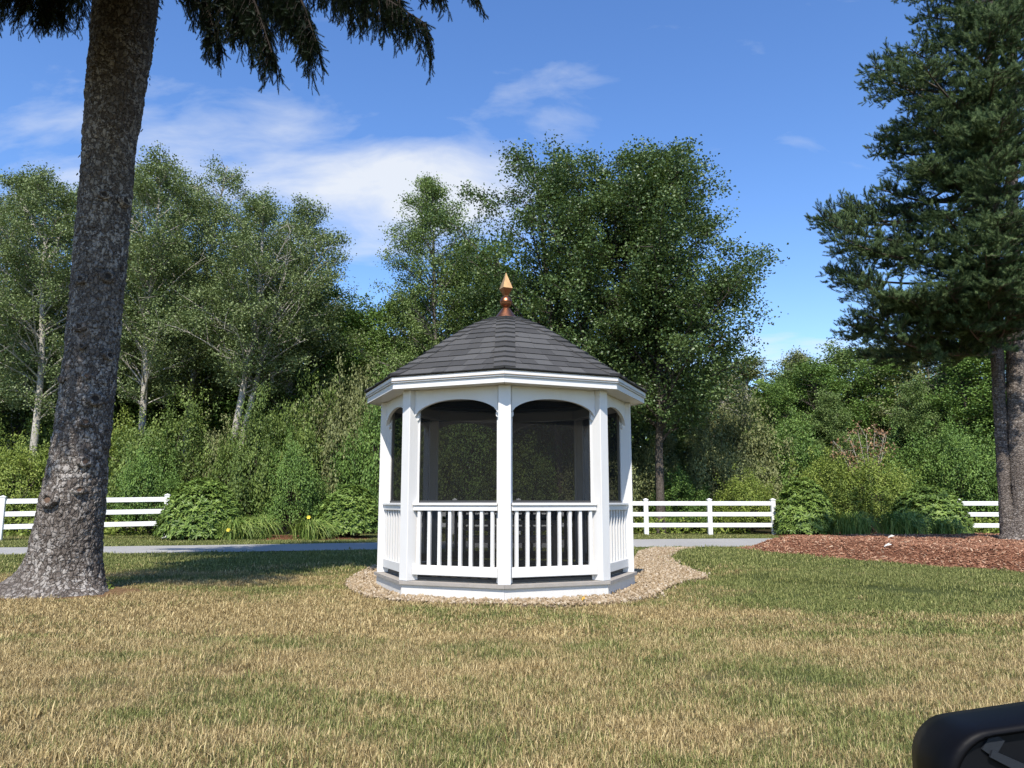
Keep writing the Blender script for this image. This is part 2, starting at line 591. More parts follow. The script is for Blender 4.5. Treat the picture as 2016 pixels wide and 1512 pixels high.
def screen_mat():
    """fine dark insect mesh: half of it is air"""
    m, N = new_mat('insect_screen')
    d = N('ShaderNodeBsdfDiffuse', None, {0: (0.018, 0.018, 0.018, 1), 1: 0.5})
    t = N('ShaderNodeBsdfTransparent', None, {0: (1, 1, 1, 1)})
    finish(N, N('ShaderNodeMixShader', None, {0: 0.61, 1: t.outputs[0], 2: d.outputs[0]}).outputs[0])
    return m


def copper_mat(name, a, b, rough):
    m, N = new_mat(name)
    p = pos(N)
    n = N.noise(p, 14.0, 5.0, 0.6)
    finish(N, N('ShaderNodeBsdfPrincipled', None, {'Base Color': N.mix(n, a, b), 'Metallic': 1.0,
                'Roughness': N.math('MULTIPLY_ADD', n, 0.18, rough)}).outputs[0])
    return m


MAT = {}
MAT['white'] = white_paint('white_vinyl', 0.24, (0.65, 0.642, 0.625))
MAT['white_dirty'] = white_paint('white_vinyl_skirt', 0.55, (0.62, 0.605, 0.57))
MAT['fence'] = white_paint('white_fence_vinyl', 0.10, (0.72, 0.712, 0.695))
MAT['soffit'] = white_paint('soffit_panel', 0.2, (0.66, 0.64, 0.60))
MAT['decking'] = plain('composite_decking', (0.30, 0.275, 0.245), 0.75, var=0.25, scale=9, bmp=0.3)
MAT['shingle'] = shingle_mat()
MAT['roof_deck'] = plain('roof_underlay', (0.018, 0.018, 0.019), 0.9)
MAT['inner_roof'] = plain('inner_roof_boards', (0.19, 0.13, 0.08), 0.7)
MAT['screen'] = screen_mat()
MAT['dark_frame'] = plain('screen_spline', (0.035, 0.035, 0.036), 0.6)
MAT['copper'] = copper_mat('aged_copper', (0.26, 0.11, 0.058), (0.40, 0.18, 0.10), 0.30)
MAT['copper_bright'] = copper_mat('bright_copper', (0.90, 0.52, 0.20), (0.95, 0.60, 0.27), 0.42)
MAT['bench_wood'] = plain('weathered_teak', (0.27, 0.235, 0.195), 0.8, var=0.3, scale=12)
MAT['grass'] = grass_mat()
MAT['ground'] = ground_mat()
MAT['asphalt'] = asphalt_mat()
MAT['gravel_bed'] = bed_mat('gravel_bed', (0.16, 0.115, 0.068), (0.42, 0.33, 0.22), 38.0)
MAT['stone'] = speck_mat('pea_stone', [(0.0, (0.185, 0.130, 0.072)), (0.35, (0.255, 0.185, 0.108)), (0.7, (0.31, 0.24, 0.155)), (1.0, (0.40, 0.335, 0.25))], 0.6)
MAT['mulch_bed'] = bed_mat('mulch_bed', (0.055, 0.022, 0.013), (0.20, 0.085, 0.045), 30.0)
MAT['chip'] = speck_mat('bark_chip', [(0.0, (0.085, 0.036, 0.020)), (0.5, (0.235, 0.108, 0.060)), (0.85, (0.33, 0.175, 0.105)), (1.0, (0.47, 0.33, 0.22))], 0.85)
MAT['needle_litter'] = bed_mat('needle_litter', (0.10, 0.055, 0.025), (0.27, 0.17, 0.085), 60.0)
MAT['bark_spruce'] = bark_mat('spruce_bark', (0.072, 0.057, 0.046), (0.152, 0.129, 0.111), (0.40, 0.37, 0.335), 0.85, 0.9, 0.85)
MAT['bark_spruce2'] = bark_mat('spruce_bark_brown', (0.075, 0.061, 0.051), (0.185, 0.155, 0.133), (0.40, 0.355, 0.315), 0.62, 1.0, 0.65, True)
MAT['bark_pale'] = bark_mat('aspen_bark', (0.30, 0.27, 0.225), (0.46, 0.43, 0.37), (0.60, 0.57, 0.52), 0.35, 0.4, 0.5, True)
MAT['bark_dark'] = bark_mat('maple_bark', (0.055, 0.045, 0.036), (0.11, 0.09, 0.073), (0.20, 0.18, 0.155), 0.5, 0.7, 0.3)
MAT['bark_birch'] = bark_mat('grey_birch_bark', (0.10, 0.085, 0.072), (0.19, 0.17, 0.15), (0.30, 0.28, 0.25), 0.5, 0.5, 0.3)
MAT['scar'] = plain('knot_wood', (0.115, 0.068, 0.042), 0.85, var=0.4, scale=40, bmp=0.6)
MAT['hole'] = plain('knot_hole', (0.020, 0.014, 0.010), 0.9)
MAT['leaf_maple'] = leaf_mat('maple_leaf', [(0.0, (0.018, 0.034, 0.012)), (0.5, (0.044, 0.073, 0.023)), (0.9, (0.082, 0.116, 0.042)), (1.0, (0.115, 0.145, 0.065))], 0.20, 0.42, 0.4, None, 1.55)
MAT['leaf_green'] = leaf_mat('green_leaf', [(0.0, (0.030, 0.056, 0.014)), (0.5, (0.060, 0.102, 0.024)), (1.0, (0.100, 0.150, 0.036))], 0.20)
MAT['leaf_aspen'] = leaf_mat('aspen_leaf', [(0.0, (0.040, 0.056, 0.021)), (0.5, (0.080, 0.104, 0.042)), (0.9, (0.125, 0.150, 0.070)), (1.0, (0.18, 0.20, 0.115))], 0.20, 0.5, 0.25)
MAT['leaf_birch'] = leaf_mat('birch_leaf', [(0.0, (0.045, 0.070, 0.022)), (0.5, (0.080, 0.116, 0.036)), (1.0, (0.130, 0.160, 0.065))], 0.22, 0.5, 0.25)
MAT['leaf_thicket'] = leaf_mat('thicket_leaf', [(0.0, (0.028, 0.044, 0.012)), (0.5, (0.060, 0.086, 0.021)), (1.0, (0.115, 0.145, 0.038))], 0.20)
MAT['leaf_lime'] = leaf_mat('yellow_green_leaf', [(0.0, (0.056, 0.078, 0.015)), (0.5, (0.102, 0.132, 0.026)), (1.0, (0.17, 0.19, 0.05))], 0.24)
MAT['leaf_olive'] = leaf_mat('olive_leaf', [(0.0, (0.055, 0.060, 0.026)), (0.5, (0.098, 0.105, 0.044)), (1.0, (0.150, 0.160, 0.075))], 0.20)
MAT['leaf_rhodo'] = leaf_mat('rhododendron_leaf', [(0.0, (0.026, 0.042, 0.010)), (0.5, (0.054, 0.083, 0.018)), (1.0, (0.105, 0.138, 0.034))], 0.16, 0.45, 0.28, None, 2.3)
MAT['leaf_lily'] = leaf_mat('daylily_leaf', [(0.0, (0.050, 0.082, 0.018)), (0.5, (0.090, 0.130, 0.030)), (1.0, (0.170, 0.195, 0.055))], 0.30)
MAT['leaf_brown'] = leaf_mat('withered_leaf', [(0.0, (0.16, 0.085, 0.045)), (0.5, (0.27, 0.155, 0.090)), (1.0, (0.40, 0.27, 0.18))], 0.2, 0.7, 0.15, (0.24, 0.16, 0.09), 0.95)
MAT['needle_blue'] = leaf_mat('blue_spruce_needle', [(0.0, (0.014, 0.025, 0.010)), (0.5, (0.040, 0.063, 0.026)), (0.92, (0.092, 0.122, 0.055)), (1.0, (0.145, 0.148, 0.055))], 0.05, 0.6, 0.15, (0.05, 0.08, 0.03), 1.75, True)
MAT['needle_dark'] = leaf_mat('norway_spruce_needle', [(0.0, (0.008, 0.014, 0.007)), (0.6, (0.018, 0.030, 0.013)), (1.0, (0.032, 0.048, 0.020))], 0.04, 0.55, 0.3, (0.02, 0.04, 0.01), 1.0, True)
MAT['twig_dark'] = plain('dark_twig_wood', (0.030, 0.024, 0.019), 0.95, var=0.3, scale=10, spec=0.1)
MAT['cone'] = plain('cone_scales', (0.065, 0.036, 0.020), 0.8, var=0.4, scale=60)
MAT['twig'] = plain('twig_wood', (0.10, 0.078, 0.058), 0.9, var=0.3, scale=10)
MAT['twig_pale'] = plain('pale_twig_wood', (0.36, 0.32, 0.27), 0.85, var=0.25, scale=10)
MAT['yellow'] = plain('yellow_petal', (0.80, 0.66, 0.10), 0.6)
MAT['orange'] = plain('orange_petal', (0.78, 0.40, 0.06), 0.6)
MAT['mirror_black'] = plain('black_plastic', (0.003, 0.003, 0.004), 0.5, var=0.05, spec=0.10)
MAT['mirror_reflection'] = plain('painted_reflection', (0.016, 0.019, 0.024), 0.6, spec=0.2)  # grey that stands in for the reflection in the mirror glass
MAT['mirror_lining'] = plain('dark_lining', (0.003, 0.0035, 0.005), 0.5, spec=0.2)
MAT['leaf_pale'] = plain('dry_pale_leaf', (0.55, 0.53, 0.48), 0.7)


# ================================================================== THE GROUND
def gp(*pts):
    return [(lambda v: (v.x, v.y))(G(x, y)) for x, y in pts]


ROAD_NEAR = [(-60, 9.0), (-24, 14.2), (-14, 16.1), (-10, 16.8), (-5, 18.1), (0, 19.2), (6, 19.9), (14, 20.4), (26, 20.6), (70, 18.0)]
ROAD_FAR = [(-60, 12.2), (-24, 17.3), (-14, 19.2), (-10, 19.9), (-5, 21.4), (0, 23.1), (6, 24.2), (14, 24.8), (26, 25.0), (70, 22.0)]


def smooth_line(pts, step=0.6):
    pts = np.array(pts, float)
    xs = np.arange(pts[0, 0], pts[-1, 0], step)
    ys = np.interp(xs, pts[:, 0], pts[:, 1])
    k = np.ones(9) / 9
    yp = np.pad(ys, 4, mode='edge')
    return np.stack([xs, np.convolve(yp, k, 'valid')], 1)


RN, RF = smooth_line(ROAD_NEAR), smooth_line(ROAD_FAR)
ROAD_POLY = np.concatenate([RN[::3], RF[::-3]])
MULCH_POLY = gp((1448, 1082), (1470, 1090), (1550, 1099), (1650, 1109), (1750, 1117), (1850, 1125), (1950, 1133), (2016, 1139), (2120, 1150)) + \
    [(13, 11.5), (17, 14), (17, 19.8), (12, 20.1), (8, 19.8), (6.4, 19.5)]
GRAVEL_POLY = gp((735, 1118), (708, 1134), (690, 1146), (687, 1156), (700, 1167), (730, 1178), (790, 1187), (900, 1193), (990, 1196), (1100, 1195), (1200, 1192),
                 (1258, 1184), (1290, 1172), (1318, 1156), (1352, 1145), (1388, 1141), (1384, 1135), (1335, 1117), (1314, 1099), (1338, 1086), (1366, 1080.5), (1290, 1080.5),
                 (1262, 1088), (1254, 1100)) + [(0.6, 12.9), (-0.8, 12.9), (-1.7, 12.4)]
BANK_POLY = gp((1325, 1100), (1345, 1086), (1460, 1086), (1600, 1101), (1800, 1118), (2016, 1136), (2150, 1150), (2150, 1192), (2016, 1181), (1800, 1171), (1600, 1157), (1420, 1136))
GC = Vector((-0.085, 10.49, 0.0))          # middle of the gazebo


def hz(xy):
    """height of the lawn"""
    xy = np.asarray(xy, float)
    p3 = np.concatenate([xy, np.zeros((len(xy), 1))], 1)
    h = (fbm(p3 * 0.9, 3, 5) - 0.5) * 0.035 + (fbm(p3 * 4.0, 2, 9) - 0.5) * 0.02
    d = sdpoly(xy, BANK_POLY)
    h = h + 0.075 * (1 - sstep(-0.35, 0.05, d))
    calm = np.minimum.reduce([np.clip(sdpoly(xy, ROAD_POLY) / 0.5, 0, 1), np.clip((np.linalg.norm(xy - np.array(GC)[:2], axis=1) - 1.9) / 0.4, 0, 1)])
    far = 1 - sstep(26, 29, xy[:, 1])
    return h * calm * far - 0.010 * (sdpoly(xy, ROAD_POLY) < 0.3)


def axis(lo, hi, step, far):
    return np.concatenate([-np.array(far[::-1]) if lo < 0 else [], np.arange(lo, hi + 1e-6, step), far])


gx = np.concatenate([[-600, -250, -120, -60, -40, -28], np.arange(-18, 18.01, 0.2), [28, 40, 60, 120, 250, 600]])
gy = np.concatenate([[-300, -100, -30, -8], np.arange(0, 30.01, 0.2), [34, 40, 50, 70, 100, 160, 300, 900]])
XX, YY = np.meshgrid(gx, gy)
xy = np.stack([XX.ravel(), YY.ravel()], 1)
V = np.concatenate([xy, hz(xy)[:, None]], 1)
nx, ny = len(gx), len(gy)
i, j = np.meshgrid(np.arange(nx - 1), np.arange(ny - 1))
a = (j * nx + i).ravel()
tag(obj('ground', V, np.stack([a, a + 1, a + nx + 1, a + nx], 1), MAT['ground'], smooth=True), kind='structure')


def sheet(name, poly, mat, zf, step, pad=0.0, kind='structure'):
    """a patch of ground surface filling a polygon on a fine grid, edge following the outline"""
    poly = np.asarray(poly)
    x0, y0 = poly.min(0) - step
    x1, y1 = poly.max(0) + step
    xs, ys = np.arange(x0, x1, step), np.arange(y0, y1, step)
    X, Y = np.meshgrid(xs, ys)
    q = np.stack([X.ravel(), Y.ravel()], 1)
    d = sdpoly(q, poly)
    Vq = np.concatenate([q, zf(q, d)[:, None]], 1)
    n, m = len(xs), len(ys)
    i, j = np.meshgrid(np.arange(n - 1), np.arange(m - 1))
    a = (j * n + i).ravel()
    Fq = np.stack([a, a + 1, a + n + 1, a + n], 1)
    Fq = Fq[(d[Fq] < pad).any(1)]
    used = np.unique(Fq)
    remap = np.zeros(len(Vq), int)
    remap[used] = np.arange(len(used))
    return tag(obj(name, Vq[used], remap[Fq], mat, smooth=True), kind=kind)


# the lane
n = min(len(RN), len(RF))
V = np.concatenate([np.column_stack([RN[:n], np.full(n, 0.010)]), np.column_stack([RF[:n], np.full(n, 0.010)])])
V[:n, 1] += (fbm(np.column_stack([RN[:n] * 1.7, np.zeros(n)]), 3, 3) - 0.5) * 0.25
a = np.arange(n - 1)
tag(obj('lane', V, np.stack([a, a + 1, a + 1 + n, a + n], 1), MAT['asphalt']), kind='structure')

sheet('gravel_bed', GRAVEL_POLY, MAT['gravel_bed'],
      lambda q, d: np.where(d < 0.04, 0.022 * sstep(0.06, -0.15, d) - 0.004, -0.05) + (fbm(np.column_stack([q * 6, q[:, 0] * 0]), 3, 2) - 0.5) * 0.02 + 0.012, 0.06, 0.0)


def mulch_z(q, d):
    p3 = np.column_stack([q, q[:, 0] * 0])
    return 0.32 * sstep(0.05, -1.25, d) + (fbm(p3 * 1.3, 3, 8) - 0.5) * 0.10 * sstep(0, -0.8, d) + (fbm(p3 * 9, 3, 4) - 0.5) * 0.05 * sstep(0.05, -0.3, d) + 0.02 - 0.12 * sstep(-0.02, 0.10, d)


sheet('mulch_bed', MULCH_POLY, MAT['mulch_bed'], mulch_z, 0.09, 0.05)
# small mulch rings under the planting beyond the lane
BED_L = [(-9.9, 23.3), (-8.2, 23.2), (-5.2, 23.3), (-4.3, 24.0), (-4.6, 25.6), (-9.4, 25.6)]
BED_R = [(8.8, 25.5), (11.5, 25.3), (15.6, 25.5), (15.8, 28.0), (8.9, 28.0)]
for pl in (BED_L, BED_R):
    sheet('planting_bed', pl, MAT['mulch_bed'], lambda q, d: 0.08 * sstep(0.05, -0.6, d) + (fbm(np.column_stack([q * 5, q[:, 0] * 0]), 3, 6) - 0.5) * 0.03 + 0.008 - 0.05 * sstep(0, 0.1, d), 0.12)


# ------------------------------------------------------------------ scattered ground cover (grass, stones, chips)
def scatter(name, protos, pts, kinds, rots, scl, mat, label=None, cat=None):
    """one object: prototypes and points live in its own mesh, its geometry nodes set a prototype on every point"""
    Vs, Fs, tags, rnd, n0 = [], [], [], [], 0
    rng = np.random.default_rng(11)
    for k, (pv, pf, pr) in enumerate(protos):
        Vs.append(pv)
        Fs += [tuple(int(q) + n0 for q in f) for f in pf]
        rnd += list(pr)
        tags.append(np.full(len(pv), k))
        n0 += len(pv)
    Vs.append(pts)
    tags.append(np.asarray(kinds) + 100)
    V = np.concatenate(Vs)
    me = bpy.data.meshes.new(name)
    me.from_pydata(V.tolist(), [], Fs)
    me.materials.append(mat)
    T = np.concatenate(tags)
    a = me.attributes.new('tag', 'INT', 'POINT')
    a.data.foreach_set('value', T.astype(np.int32))
    full = np.zeros((len(V), 3), np.float32)
    full[n0:] = rots
    a = me.attributes.new('rot', 'FLOAT_VECTOR', 'POINT')
    a.data.foreach_set('vector', full.ravel())
    s = np.ones(len(V), np.float32)
    s[n0:] = scl
    a = me.attributes.new('scl', 'FLOAT', 'POINT')
    a.data.foreach_set('value', s)
    a = me.attributes.new('rnd', 'FLOAT', 'FACE')
    a.data.foreach_set('value', np.asarray(rnd, np.float32))
    o = bpy.data.objects.new(name, me)
    COL.objects.link(o)
    ng = bpy.data.node_groups.new(name, 'GeometryNodeTree')
    ng.interface.new_socket('Geometry', in_out='INPUT', socket_type='NodeSocketGeometry')
    ng.interface.new_socket('Geometry', in_out='OUTPUT', socket_type='NodeSocketGeometry')
    Q = NT(ng)
    gi = Q('NodeGroupInput').outputs[0]
    tg = Q('GeometryNodeInputNamedAttribute', {'data_type': 'INT'}, {'Name': 'tag'}).outputs[0]
    rt = Q('GeometryNodeInputNamedAttribute', {'data_type': 'FLOAT_VECTOR'}, {'Name': 'rot'}).outputs[0]
    sl = Q('GeometryNodeInputNamedAttribute', {'data_type': 'FLOAT'}, {'Name': 'scl'}).outputs[0]
    rr = Q('FunctionNodeEulerToRotation', None, {0: rt}).outputs[0]
    jn = Q('GeometryNodeJoinGeometry')

    def pick(v):
        c = Q('FunctionNodeCompare', {'data_type': 'INT', 'operation': 'EQUAL'}, {2: tg, 3: v}).outputs[0]
        return Q('GeometryNodeSeparateGeometry', {'domain': 'POINT'}, {0: gi, 1: c}).outputs[0]
    for k in range(len(protos)):
        io = Q('GeometryNodeInstanceOnPoints', None, {'Points': pick(100 + k), 'Instance': pick(k), 'Rotation': rr, 'Scale': sl})
        ng.links.new(io.outputs[0], jn.inputs[0])
    Q('NodeGroupOutput', None, {0: jn.outputs[0]})
    md = o.modifiers.new('scatter', 'NODES')
    md.node_group = ng
    return tag(o, label, cat, kind='stuff')


def tuft(rng, nb, rad, hmin, hmax, w, lean=0.6):
    """a handful of grass blades, each a bent strip"""
    V, F, A = [], [], []
    for b in range(nb):
        r = rad * math.sqrt(rng.random())
        t = rng.random() * 6.283
        x, y = r * math.cos(t), r * math.sin(t)
        h = rng.uniform(hmin, hmax)
        az = rng.random() * 6.283
        ln = lean * h * (0.3 + rng.random() * 1.1)
        if rng.random() < 0.16:
            ln, h = h * 1.3, h * 0.3
        dx, dy = math.cos(az), math.sin(az)
        sx, sy = -dy * w / 2, dx * w / 2
        wz = rng.uniform(0.7, 1.3)
        n = len(V)
        V += [(x - sx * wz, y - sy * wz, -0.012), (x + sx * wz, y + sy * wz, -0.012),
              (x + dx * ln * .35 - sx * .8, y + dy * ln * .35 - sy * .8, h * .62), (x + dx * ln * .35 + sx * .8, y + dy * ln * .35 + sy * .8, h * .62),
              (x + dx * ln, y + dy * ln, h)]
        F += [(n, n + 1, n + 3, n + 2), (n + 2, n + 3, n + 4)]
        q = rng.random()
        A += [q, q]
    return np.array(V), F, A


rng = np.random.default_rng(4)
# (y0, y1, tufts per m2, kinds)
pts, kinds, scls = [], [], []
NV = 5
protos = [tuft(rng, 44, 0.085, 0.012, 0.038, 0.0028, 0.9) for _ in range(NV)] + [tuft(rng, 34, 0.13, 0.013, 0.036, 0.0050, 0.9) for _ in range(NV)] + \
    [tuft(rng, 28, 0.18, 0.016, 0.040, 0.009, 0.9) for _ in range(NV)]
protos += [tuft(rng, 11, 0.07, 0.030, 0.060, 0.0028, 1.6) for _ in range(NV)] + [tuft(rng, 26, 0.06, 0.035, 0.075, 0.0050, 0.9) for _ in range(NV)]
for y0, y1, den, lod in ((2.6, 4.4, 420, 0), (4.4, 6.5, 330, 0), (6.5, 9.0, 250, 1), (9.0, 12.5, 180, 1), (12.5, 17.0, 100, 2), (17.0, 27.6, 70, 2)):
    w = 0.70 * y1 + 1.6
    n = int(den * (y1 - y0) * 2 * w)
    q = np.stack([rng.uniform(-w, w, n), rng.uniform(y0, y1, n)], 1)
    keep = (np.abs(q[:, 0]) < 0.70 * q[:, 1] + 1.6)
    q = q[keep]
    edge = (fbm(np.column_stack([q * 3.0, q[:, 0] * 0]), 2, 31) - 0.5) * 0.22
    ok = (sdpoly(q, ROAD_POLY) > 0.05 + edge * 0.8) & (sdpoly(q, GRAVEL_POLY) > 0.0 + edge * 0.7) & (sdpoly(q, MULCH_POLY) > 0.04 + edge * 0.4)
    ok &= (np.linalg.norm(q - np.array(GC)[:2], axis=1) > 1.70)
    ok &= (sdpoly(q, BED_L) > 0.05) & (sdpoly(q, BED_R) > 0.05)
    ok &= np.linalg.norm((q - np.array([-5.55, 9.75])) / np.array([1.15, 0.80]), axis=1) > 0.85 + (fbm(np.column_stack([q * 4.0, q[:, 0] * 0]), 2, 77) - .5) * .7
    q = q[ok]
    pts.append(np.column_stack([q, hz(q)]))
    kk = rng.integers(0, NV, len(q))
    pick_ = rng.random(len(q))
    clumpy = fbm(np.column_stack([q * 1.5, q[:, 0] * 0]), 3, 57) > 0.60
    kinds.append(kk + NV * np.where((pick_ < 0.04) & (y1 < 13), 3, np.where((pick_ > 0.93) & clumpy & (y1 < 13), 4, lod)))
    scls.append(rng.uniform(0.7, 1.25, len(q)) * (0.75 + 0.6 * fbm(np.column_stack([q * 0.8, q[:, 0] * 0]), 3, 17)))
pts = np.concatenate(pts)
kinds = np.concatenate(kinds)
rot = np.column_stack([rng.normal(0, .10, len(pts)), rng.normal(0, .10, len(pts)), rng.uniform(0, 6.283, len(pts))])
scatter('lawn_grass', protos, pts, kinds, rot, np.concatenate(scls), MAT['grass'], 'short half scorched lawn grass covering the ground', 'grass')
print('tufts', len(pts))


def pebble(rng):
    V = []
    ph = (1 + 5 ** .5) / 2
    base = [(-1, ph, 0), (1, ph, 0), (-1, -ph, 0), (1, -ph, 0), (0, -1, ph), (0, 1, ph), (0, -1, -ph), (0, 1, -ph), (ph, 0, -1), (ph, 0, 1), (-ph, 0, -1), (-ph, 0, 1)]
    s = rng.uniform(0.7, 1.25, 3) * (1, 1, 0.62)
    for b in base:
        V.append(np.array(b) / 1.9 * s * rng.uniform(0.85, 1.12))
    F = [(0, 11, 5), (0, 5, 1), (0, 1, 7), (0, 7, 10), (0, 10, 11), (1, 5, 9), (5, 11, 4), (11, 10, 2), (10, 7, 6), (7, 1, 8), (3, 9, 4), (3, 4, 2), (3, 2, 6), (3, 6, 8), (3, 8, 9), (4, 9, 5), (2, 4, 11), (6, 2, 10), (8, 6, 7), (9, 8, 1)]
    return np.array(V) * 0.020, F, [rng.random()] * 20


def in_poly(rng, poly, n, lim=0.0):
    poly = np.asarray(poly)
    q = rng.uniform(poly.min(0), poly.max(0), (n, 2))
    return q[sdpoly(q, poly) < lim]


q = np.concatenate([in_poly(rng, GRAVEL_POLY, 72000, 0.05), in_poly(rng, GRAVEL_POLY, 900, 0.22)])
q = q[np.linalg.norm(q - np.array(GC)[:2], axis=1) > 1.62]
q = q[(q[:, 1] < 14.5) | (rng.random(len(q)) < 0.6)]
scatter('gravel_stones', [pebble(rng) for _ in range(6)], np.column_stack([q, 0.026 + rng.uniform(0, .018, len(q))]), rng.integers(0, 6, len(q)),
        rng.uniform(-.4, 6.28, (len(q), 3)), rng.uniform(0.35, 1.0, len(q)) ** 1.3 * 1.35, MAT['stone'], 'tan river pebbles spread around the gazebo base', 'gravel')


def chip(rng):
    l, w, t = rng.uniform(0.03, 0.085), rng.uniform(0.010, 0.024), 0.005
    v = [(-l / 2, -w / 2, 0), (l / 2, -w / 2 * .6, 0), (l / 2 * .9, w / 2, 0), (-l / 2 * .8, w / 2 * .7, 0)]
    V = [(x, y, -t) for x, y, _ in v] + [(x + rng.normal(0, .003), y, t + rng.normal(0, .002)) for x, y, _ in v]
    return np.array(V), [(3, 2, 1, 0), (4, 5, 6, 7), (0, 1, 5, 4), (1, 2, 6, 5), (2, 3, 7, 6), (3, 0, 4, 7)], [rng.random()] * 6


q = in_poly(rng, MULCH_POLY, 86000, 0.04)
z = mulch_z(q, sdpoly(q, MULCH_POLY))
scatter('mulch_chips', [chip(rng) for _ in range(8)], np.column_stack([q, z + rng.uniform(0.0, .02, len(q))]), rng.integers(0, 8, len(q)),
        np.column_stack([rng.normal(0, .35, len(q)), rng.normal(0, .35, len(q)), rng.uniform(0, 6.28, len(q))]), rng.uniform(0.45, 1.25, len(q)), MAT['chip'],
        'red brown bark mulch chips heaped on the long bed', 'mulch')


# ================================================================== THE GAZEBO
gz = thing('gazebo', 'white octagonal screened gazebo with dark shingled roof and copper finial', 'gazebo', GC)
DECK = 0.195
RAIL = 1.10
SOFF = 2.455


def corner(k, r, z=0.0):
    a = -math.pi / 2 + k * math.pi / 4
    return GC + Vector((r * math.cos(a), r * math.sin(a), z))


def octo(r):
    return [tuple((corner(k, r))[:2]) for k in range(8)]


def ring_piece(k, r0, r1, z0, z1, gap=0.0):
    """board of an octagonal ring between corners k and k+1, mitred at its ends"""
    a, b, c, d = corner(k, r0), corner(k + 1, r0), corner(k + 1, r1), corner(k, r1)
    t = (b - a).normalized() * gap
    pl = [(a + t), (b - t), (c - t), (d + t)]
    return MB().prism([(p.x, p.y) for p in pl], z0, z1)


def panel_M(k, r=1.625):
    """frame of side k: x along the side, y outwards, origin at its middle at ground level"""
    a, b = corner(k, r), corner(k + 1, r)
    m = (a + b) / 2
    x = (a - b).normalized()
    M = Matrix(((x.x, -x.y, 0, m.x), (x.y, x.x, 0, m.y), (0, 0, 1, 0), (0, 0, 0, 1)))
    return M


# base
for k in range(8):
    ring_piece(k, 1.66, 1.715, -0.05, 0.158, 0.001).build('skirt_board', MAT['white_dirty'], gz)
    ring_piece(k, 1.50, 1.75, 0.160, DECK, 0.001).build('deck_edge', MAT['decking'], gz)
# deck boards
half = 1.50 * math.cos(math.pi / 8)
nb = 20
for b in range(nb):
    y0 = -half + b * 2 * half / nb
    y1 = y0 + 2 * half / nb - 0.005
    def hw(y):
        return min(1.5, (1.5 * math.cos(math.pi / 8) * math.sqrt(2) / math.cos(0) - abs(y)) if abs(y) > 1.5 * math.sin(math.pi / 8) else 1.5 * math.cos(math.pi / 8))
    w0, w1 = hw(y0), hw(y1)
    MB().prism([(GC.x - w0, GC.y + y0), (GC.x + w0, GC.y + y0), (GC.x + w1, GC.y + y1), (GC.x - w1, GC.y + y1)], 0.168, DECK - 0.002).build('deck_board', MAT['decking'], gz)

RP = 1.625
post_me = MB().box((0, 0, (SOFF - DECK) / 2), (0.148, 0.148, SOFF - DECK - 0.002), ch=0.006).mesh('post', MAT['white'])
pcap_me = MB().box((0, 0, 0), (0.162, 0.162, 0.05), ch=0.008).mesh('post_collar', MAT['white'])
bal_me = MB().box((0, 0, 0), (0.040, 0.040, 0.655), ch=0.004).mesh('baluster', MAT['white'])
for k in range(8):
    ang = -math.pi / 2 + k * math.pi / 4
    M = Matrix.Translation(corner(k, RP, DECK)) @ Matrix.Rotation(ang + math.pi / 2, 4, 'Z')
    inst('post', post_me, M, gz)

